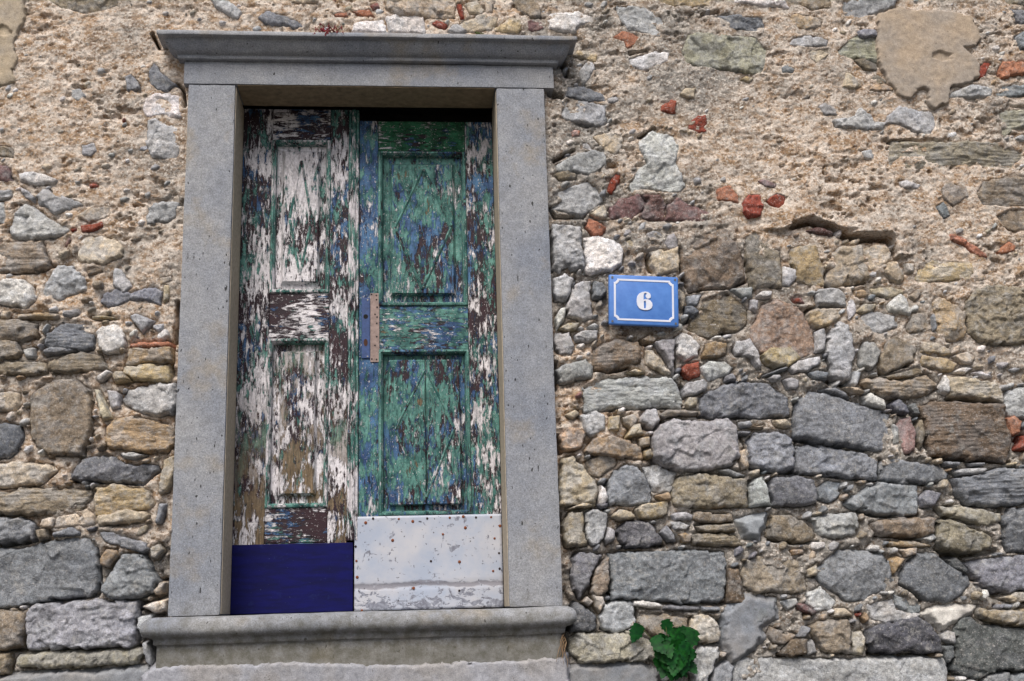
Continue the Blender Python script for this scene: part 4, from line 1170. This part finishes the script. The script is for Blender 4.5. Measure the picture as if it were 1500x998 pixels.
# reeded cover strip over the meeting edge
bm = bmesh.new(); NR = 8
prof = [(-.2295, 0), (-.2295, -.008), (-.226, -.013), (-.221, -.013), (-.218, -.009), (-.2155, -.016), (-.209, -.020), (-.2025, -.016), (-.200, -.009), (-.197, -.013), (-.192, -.013), (-.189, -.008), (-.189, 0)]
zz = [1.876, 2.4, 3.0, 3.566]; rows = [[bm.verts.new((x, YD+.002+y, z)) for x, y in prof] for z in zz]
for A, B in zip(rows[:-1], rows[1:]):
    for k in range(len(prof)-1): bm.faces.new((A[k], A[k+1], B[k+1], B[k]))
bm.faces.new(rows[0]); bm.faces.new(rows[-1])
child('cover_strip', bm_mesh('cover_strip', bm), MP['l_bead'], LL)
p1 = door_panel(LL, -.528, -.3005, 2.8145, 3.441, MP['l_panel'], MP['l_bead'])
diamond(p1, [(-.4145, 3.36), (-.372, 3.115), (-.4145, 2.885), (-.457, 3.115)], MP['l_bead'], YD+.0045, .005, .003)
door_panel(LL, -.528, -.3005, 1.9985, 2.635, MP['l_panel'], MP['l_bead'], .055)
def navy_material():
    n = N('navy_paint'); f = n.noise(n.vec((.2, 1, 1)), 60, 5, .6); d = n.noise(n.P, 25, 5, .7); sp = n.noise(n.P, 210, 2, .5)
    c = n.mix(n.rng(f, .35, .65), lin(1, 3, 60), lin(3, 6, 82)); c = n.mix(n.rng(d, .6, .75, 0, .35), c, lin(40, 56, 110)); c = n.mix(n.rng(sp, .74, .77, 0, .6), c, lin(120, 130, 160))
    return n.done(c, .65, n.bump(f, .25, .002), .2)
child('bottom_board', bm_mesh('bottom_board', box_bm(-.6405, -.2065, YD-.008, YD-.0008, 1.6235, 1.868, .0015)), navy_material(), LL)['label'] = 'plain navy blue painted board'

RL = empty('door_leaf', (.076, YD, 1.622), 'door leaf in worn green and blue paint with lock plate and white metal kick plate', 'door')
plank(RL, 'stile', -.1875, -.1145, 1.625, 3.526, MP['r_stile']); plank(RL, 'stile', .2305, .3405, 1.625, 3.526, MP['r_edge'])
plank(RL, 'rail', -.1132, .2292, 3.397, 3.5255, MP['r_top']); plank(RL, 'rail', -.1132, .2292, 2.590, 2.7605, MP['r_rail'])
plank(RL, 'rail', -.1132, .2292, 1.626, 1.9615, MP['r_rail'])
p = door_panel(RL, -.1142, .2302, 2.7615, 3.396, MP['r_panel'], MP['r_mould'], .055)
diamond(p, [(.063, 3.325), (.172, 3.085), (.055, 2.828), (-.050, 3.078)], MP['r_mould'], YD+.0045)
p = door_panel(RL, -.1142, .2302, 1.9625, 2.589, MP['r_panel'], MP['r_mould'], .05, split=.0635)
diamond(p, [(.063, 2.515), (.170, 2.285), (.062, 2.025), (-.052, 2.281)], MP['r_mould'], YD+.0045)
# lock plate and the bare wooden strip beside it
M_LOCK = simple('blue_lock_paint', lin(52, 74, 120), .5, 0, .3, 90)
lk = child('lock_plate', bm_mesh('lock_plate', box_bm(-.178, -.1462, YD-.006, YD-.0005, 2.556, 2.793, .0015)), M_LOCK, RL)
lk['label'] = 'blue painted lock plate with keyholes'
M_BLACK = simple('keyhole_dark', (.006, .005, .005), .9)
def disc(x, z, y, rx, rz, t=.0015, n=14):
    b = bmesh.new(); A = [b.verts.new((x+rx*math.cos(6.2832*k/n), y, z+rz*math.sin(6.2832*k/n))) for k in range(n)]
    B = [b.verts.new((v.co.x, y+t, v.co.z)) for v in A]; b.faces.new(A)
    for k in range(n): b.faces.new((A[k], B[k], B[(k+1) % n], A[(k+1) % n]))
    return b
child('keyhole', bm_mesh('keyhole', disc(-.1622, 2.719, YD-.0068, .0088, .0092)), M_BLACK, lk)
child('keyhole', bm_mesh('keyhole', disc(-.1622, 2.617, YD-.0068, .0075, .0145)), simple('rusty_keyhole', lin(66, 38, 24), .8), lk)
for z in (2.785, 2.563): child('screw', bm_mesh('screw', disc(-.155, z, YD-.0072, .003, .003)), simple('screw_steel', (.3, .3, .3), .4, .8), lk)
st = child('filler_strip', bm_mesh('filler_strip', box_bm(-.1448, -.1105, YD-.004, YD-.0004, 2.541, 2.812, .001)), simple('bare_grey_wood', lin(146, 128, 122), .8, 0, .3, 70), RL)
for x, z in ((-.122, 2.803), (-.140, 2.807), (-.121, 2.786), (-.119, 2.756), (-.127, 2.728), (-.119, 2.717), (-.1205, 2.692), (-.1205, 2.640), (-.127, 2.606), (-.139, 2.553), (-.121, 2.551)):
    child('nail', bm_mesh('nail', disc(x, z, YD-.0048, .0030, .0033)), M_BLACK, st)
# kick plate
def kick_material():
    n = N('white_painted_sheet'); z = n.sep(n.P)[2]
    big = n.noise(n.P, 10, 5, .6); f = n.noise(n.vec((.55, 1, 1)), 46, 5, .65, .6); sp = n.noise(n.P, 120, 2, .5)
    c = n.mix(n.rng(big, .35, .65), lin(164, 173, 190), lin(186, 187, 194))
    # paint rubbed to bare zinc, most of it along the folded lower edge
    th = n.rng(n.ma('ABSOLUTE', n.ma('SUBTRACT', z, 1.640)), .0, .09, .48, .655)
    bare = n.ma('MAXIMUM', n.rng(n.ma('SUBTRACT', f, th), -.008, .012), n.rng(n.noise(n.vec((1, 1, .8), (3, 1, 6)), 24, 5, .6, .5), .635, .65))
    c = n.mix(bare, c, n.mix(n.rng(sp, .4, .6), lin(140, 144, 156), lin(116, 118, 130)))
    zf = n.ma('ADD', z, n.ma('MULTIPLY', n.ma('SUBTRACT', big, .5), .05))
    fold = n.ma('MULTIPLY', n.rng(n.ma('ABSOLUTE', n.ma('SUBTRACT', zf, 1.711)), .006, .012, 1, 0), n.rng(f, .30, .40))
    c = n.mix(n.ma('MULTIPLY', fold, .85), c, lin(126, 124, 132))
    rust = n.rng(n.noise(n.vec((1, 1, 1), (4, 4, 4)), 85, 3, .6), .665, .69, 0, .85)
    c = n.mix(rust, c, lin(52, 44, 50))
    h = n.ma('SUBTRACT', n.ma('MULTIPLY', big, .4), n.ma('ADD', bare, n.ma('ADD', fold, rust)))
    return n.done(c, .5, n.bump(h, .4, .002), .4)
nx, nz = 54, 36; xs_ = np.linspace(-.2015, .338, nx+1); zs_ = np.linspace(1.6235, 1.9605, nz+1)
KX, KZ = np.meshgrid(xs_, zs_, indexing='ij'); yy = YD-.009-.004*(fbm(KX*7, KZ*7, 55, 3)-.5)+.004*np.exp(-((KZ-1.711-.012*(fbm(KX*4, KX*0, 56, 2)-.5))/.007)**2)
Vf = np.stack([KX, yy, KZ], -1).reshape(-1, 3); Vb = Vf.copy(); Vb[:, 1] = YD-.001
idx = np.arange((nx+1)*(nz+1)).reshape(nx+1, nz+1); F = np.stack([idx[:-1, :-1], idx[1:, :-1], idx[1:, 1:], idx[:-1, 1:]], -1).reshape(-1, 4)
rim = np.concatenate([idx[:-1, 0], idx[-1, :-1], idx[1:, -1][::-1], idx[0, 1:][::-1]]); r2_ = np.roll(rim, -1); o_ = len(Vf)
F = np.concatenate([F, F[:, ::-1]+o_, np.stack([rim, rim+o_, r2_+o_, r2_], -1)])
kp = child('kick_plate', raw_mesh('kick_plate', np.concatenate([Vf, Vb]), F), kick_material(), RL); kp['label'] = 'white painted metal kick plate with rusty nails'
M_RUST = simple('rusty_nail', lin(120, 66, 38), .85, 0, .5, 300)
M_DNAIL = simple('dark_nail', lin(44, 32, 30), .85, 0, .5, 300)
for k, (x, z) in enumerate(NAILS):
    x, z = x/1000, z/1000
    if not (-.2 < x < .336): x = min(max(x, -.196), .333)
    b = bmesh.new(); bmesh.ops.create_uvsphere(b, u_segments=10, v_segments=6, radius=1)
    r_ = .0045 if k % 3 else .0058
    for v in b.verts: v.co = Vector((x+v.co.x*r_, YD-.0095+v.co.y*.0028, min(z, 1.954)+v.co.z*r_))
    child('nail', bm_mesh('nail', b, True), M_DNAIL if k % 3 == 1 else M_RUST, kp)

# ------------------------------------------------------------------ house number
ang = math.radians(-2.55); PC = Vector((.8705, -.030, 2.7165))
def plq(x, z): return (PC.x+x*math.cos(ang)-z*math.sin(ang), PC.z+x*math.sin(ang)+z*math.cos(ang))
PLQ = empty('house_number_plaque', PC, 'small blue enamelled house number plaque with white border reading 6', 'plaque')
def enamel(name, col, col2):
    n = N(name); f = n.noise(n.P, 22, 4, .6); g_ = n.noise(n.P, 120, 4, .7)
    c = n.mix(n.rng(f, .35, .65), lin(*col), lin(*col2)); c = n.mix(n.rng(g_, .66, .72, 0, .45), c, lin(60, 70, 90))
    return n.done(c, .42, n.bump(n.ma('ADD', f, n.ma('MULTIPLY', g_, .3)), .25, .003), .5)
M_BLUE = enamel('blue_enamel', (68, 116, 190), (84, 132, 204)); M_WENAM = enamel('white_enamel', (224, 226, 236), (208, 212, 226))
bm = box_bm(-.131, .131, -.024, -.004, -.096, .096, .006, seg=3)
for v in bm.verts: x, z = plq(v.co.x, v.co.z); v.co = Vector((x, PC.y+v.co.y, z))
child('plate', bm_mesh('plate', bm, True), M_BLUE, PLQ)
def flat_shape(name, loops, y, t, mat, parent):
    cu = bpy.data.curves.new(name, 'CURVE'); cu.dimensions = '2D'; cu.fill_mode = 'BOTH'; cu.extrude = t/2; cu.bevel_depth = 0
    for L in loops:
        s = cu.splines.new('POLY'); s.points.add(len(L)-1); s.use_cyclic_u = True
        for p_, q in zip(s.points, L): p_.co = (q[0], q[1], 0, 1)
    o = bpy.data.objects.new(name, cu); me = bpy.data.meshes.new_from_object(o); bpy.data.objects.remove(o)
    for v in me.vertices:
        x, z = plq(v.co.x, v.co.y); v.co = Vector((x, PC.y+y-v.co.z, z))
    me.name = name
    return child(name, me, mat, parent)
def border(w, h, c): return [(-w+c, h), (w-c, h), (w-c, h-.004), (w-.004, h-c), (w, h-c), (w, -h+c), (w-.004, -h+c), (w-c, -h+.004), (w-c, -h), (-w+c, -h), (-w+c, -h+.004), (-w+.004, -h+c), (-w, -h+c), (-w, h-c), (-w+.004, h-c), (-w+c, h-.004)]
flat_shape('border', [border(.1125, .0795, .013), border(.1055, .0725, .0125)], -.0240, .003, M_WENAM, PLQ)
k = .00031
six = [(590, 405), (625, 397), (660, 402), (685, 420), (695, 445), (690, 470), (672, 482), (652, 483), (637, 471), (632, 452), (637, 436), (648, 424), (640, 415), (624, 414), (612, 424), (606, 450), (606, 499), (630, 490), (660, 492), (690, 508), (710, 535), (714, 565), (705, 595), (682, 615), (650, 625), (615, 626), (580, 620), (550, 602), (530, 570), (523, 530), (524, 490), (533, 455), (553, 425)]
hole = [(608, 525), (614, 513), (624, 511), (633, 518), (636, 560), (633, 600), (622, 609), (610, 602)]
flat_shape('numeral', [[((x-612)*k, (505-z)*k) for x, z in L] for L in (six, hole)], -.0250, .005, M_WENAM, PLQ)
M_SCREW = simple('plaque_screw', (.16, .16, .16), .45, .7)
for x, z in ((-.1185, .0845), (.1185, .0845), (-.1185, -.0845), (.1185, -.0845)):
    a, c = plq(x, z); child('screw', bm_mesh('screw', disc(a, c, PC.y-.0262, .0042, .0042, .003)), M_SCREW, PLQ)

# ------------------------------------------------------------------ plant in the joint
PLB = Vector((.895, -.02, 1.375))
PLANT = empty('wall_plant', PLB, 'dark green leafy plant growing from a joint low in the stone wall', 'plant')
def leaf_material():
    n = N('leaf_green'); f = n.noise(n.P, 60, 4, .6); r_ = n.new('ShaderNodeObjectInfo').outputs['Random']
    c = n.mix(n.rng(f, .35, .65), lin(6, 42, 12), lin(24, 86, 26)); c = n.mix(n.ma('MULTIPLY', r_, .5), c, lin(18, 62, 36))
    n.b.inputs['Transmission Weight'].default_value = 0
    return n.done(c, .55, n.bump(f, .3, .003), .15)
M_LEAF = leaf_material(); M_STEM = simple('stem', lin(74, 80, 40), .7)
def leaf_mesh(seed):
    r = random.Random(seed); half = [(0, 0), (.20, -.07), (.38, .02), (.34, .12), (.47, .22), (.40, .33), (.44, .47), (.33, .52), (.33, .66), (.21, .70), (.17, .84), (.07, .88), (0, 1.0)]
    bm = bmesh.new(); mid = []; L = []; Rr = []
    for x, y in half:
        x *= r.uniform(.75, .95)
        zc = -.22*(y-.3)**2
        mid.append(bm.verts.new((0, y, zc)))
        L.append(bm.verts.new((-x, y, zc+.16*x-.12*x*x+r.uniform(-.02, .02)))); Rr.append(bm.verts.new((x, y, zc+.16*x-.12*x*x+r.uniform(-.02, .02))))
    for k in range(len(half)-1):
        for S, flip in ((L, 0), (Rr, 1)):
            q = [mid[k], mid[k+1], S[k+1], S[k]]
            try: bm.faces.new(q[::-1] if flip else q)
            except ValueError: pass
    bmesh.ops.remove_doubles(bm, verts=bm.verts, dist=1e-4)
    me = bm_mesh('leaf', bm, True); me.materials.append(M_LEAF); return me
LM = [leaf_mesh(s) for s in range(4)]
LEAVES = [(.792, 1.53, .062, 200, -.055), (.885, 1.548, .052, 172, -.05), (.866, 1.505, .042, 190, -.075), (.915, 1.52, .052, 195, -.08), (.838, 1.488, .066, 160, -.085), (.975, 1.505, .078, 205, -.075),
          (.955, 1.515, .055, 225, -.06), (.87, 1.475, .060, 170, -.095), (.91, 1.478, .066, 190, -.10), (.945, 1.468, .062, 200, -.09), (.85, 1.455, .058, 155, -.075), (.885, 1.445, .062, 175, -.10), (.925, 1.44, .064, 192, -.10),
          (.96, 1.45, .058, 210, -.075), (.87, 1.418, .055, 160, -.08), (.90, 1.412, .058, 182, -.09), (.94, 1.415, .055, 200, -.08), (.905, 1.50, .045, 178, -.07), (.845, 1.425, .05, 150, -.05), (.89, 1.395, .05, 175, -.075), (.925, 1.395, .05, 195, -.07), (.865, 1.49, .05, 140, -.05), (.96, 1.485, .05, 235, -.05)]
_r = random.Random(3)
LEAVES += [(.835+.14*_r.random(), 1.395+.12*_r.random(), .05, 150+60*_r.random(), -.03-.05*_r.random()) for _ in range(16)]
for i, (x, z, s, a, y) in enumerate(LEAVES):
    o = bpy.data.objects.new('leaf', LM[i % 4]); COL.objects.link(o); o.parent = PLANT
    r = random.Random(i); s *= 1.08
    mt = Matrix.Rotation(math.radians(a-180+r.uniform(-12, 12)), 4, 'Y') @ Matrix.Rotation(math.radians(-90+r.uniform(-24, 14)), 4, 'X') @ Matrix.Rotation(math.radians(r.uniform(-25, 25)), 4, 'Y')
    o.matrix_local = Matrix.Translation(Vector((x, y, z+s*.25))-PLB) @ mt @ Matrix.Scale(s, 4)
    tip = Vector((x, y+.004, z+s*.25)); base = Vector((.895+(x-.895)*.15, .0, 1.395+(z-1.395)*.25))
    midp = (tip+base)/2+Vector((0, -.02, .012))
    child('stem', bm_mesh('stem', tube_mesh('stem', [base, midp, tip], [.002, .0016, .001], 5), True), M_STEM, PLANT)

# dried sedum on the cornice, moss tuft, roots beside the sill
def tuft(name, loc, label, cat, col, n, ln, down, seed):
    r = random.Random(seed); E = empty(name, loc, label, cat); m = simple(name+'_tint', col, .8, 0, .4, 200); L = Vector(loc)
    for k in range(n):
        a = r.uniform(-1.2, 1.2); p0 = L+Vector((r.uniform(-.012, .012), r.uniform(-.004, .008), 0)); l = ln*r.uniform(.5, 1.1)
        p1 = p0+Vector((math.sin(a)*l*.5, -.006-.4*l*abs(down), l*(.45-.25*down))); p2 = p1+Vector((math.sin(a)*l*.3+r.uniform(-.006, .006), -.004, l*(.35-.95*down)))
        b = tube_mesh('s', [p0, p1, p2], [.0016, .0013, .0007], 4)
        for q in range(5):
            c = p1.lerp(p2, r.random()) if q > 1 else p0.lerp(p1, r.random()); bmesh.ops.create_icosphere(b, subdivisions=1, radius=r.uniform(.0022, .004), matrix=Matrix.Translation(c+Vector((r.uniform(-.004, .004), -.002, r.uniform(-.004, .004)))))
        child('sprig', bm_mesh('sprig', b), m, E)
tuft('sedum_tuft', (-.272, -.118, 3.748), 'dry red stonecrop trailing over the cornice front in long sprigs', 'plant', lin(120, 44, 50), 8, .085, 1.0, 1)
tuft('sedum_tuft', (-.318, -.112, 3.750), 'tiny upright red stonecrop clump on top of the cornice edge', 'plant', lin(132, 40, 50), 6, .022, .1, 2)
tuft('moss_tuft', (.272, -.108, 3.749), 'tiny green moss tuft on top of the cornice', 'plant', lin(74, 86, 36), 6, .016, .2, 3)
RT = empty('dry_root', (.530, -.03, 1.50), 'thin dry brown roots hanging beside the end of the sill', 'root'); M_ROOT = simple('root_brown', lin(134, 110, 84), .85)
for k in range(6):
    r = random.Random(k+40); p = Vector((.528+r.uniform(-.004, .012), -.035, 1.515+r.uniform(-.02, .02))); pts = [p.copy()]
    for q in range(4): p = p+Vector((r.uniform(-.012, .008), -.006+r.uniform(-.003, .003), -.020)); pts.append(p.copy())
    child('root_strand', bm_mesh('root_strand', tube_mesh('r', pts, [.0018, .0016, .0013, .001, .0006], 5), True), M_ROOT, RT)
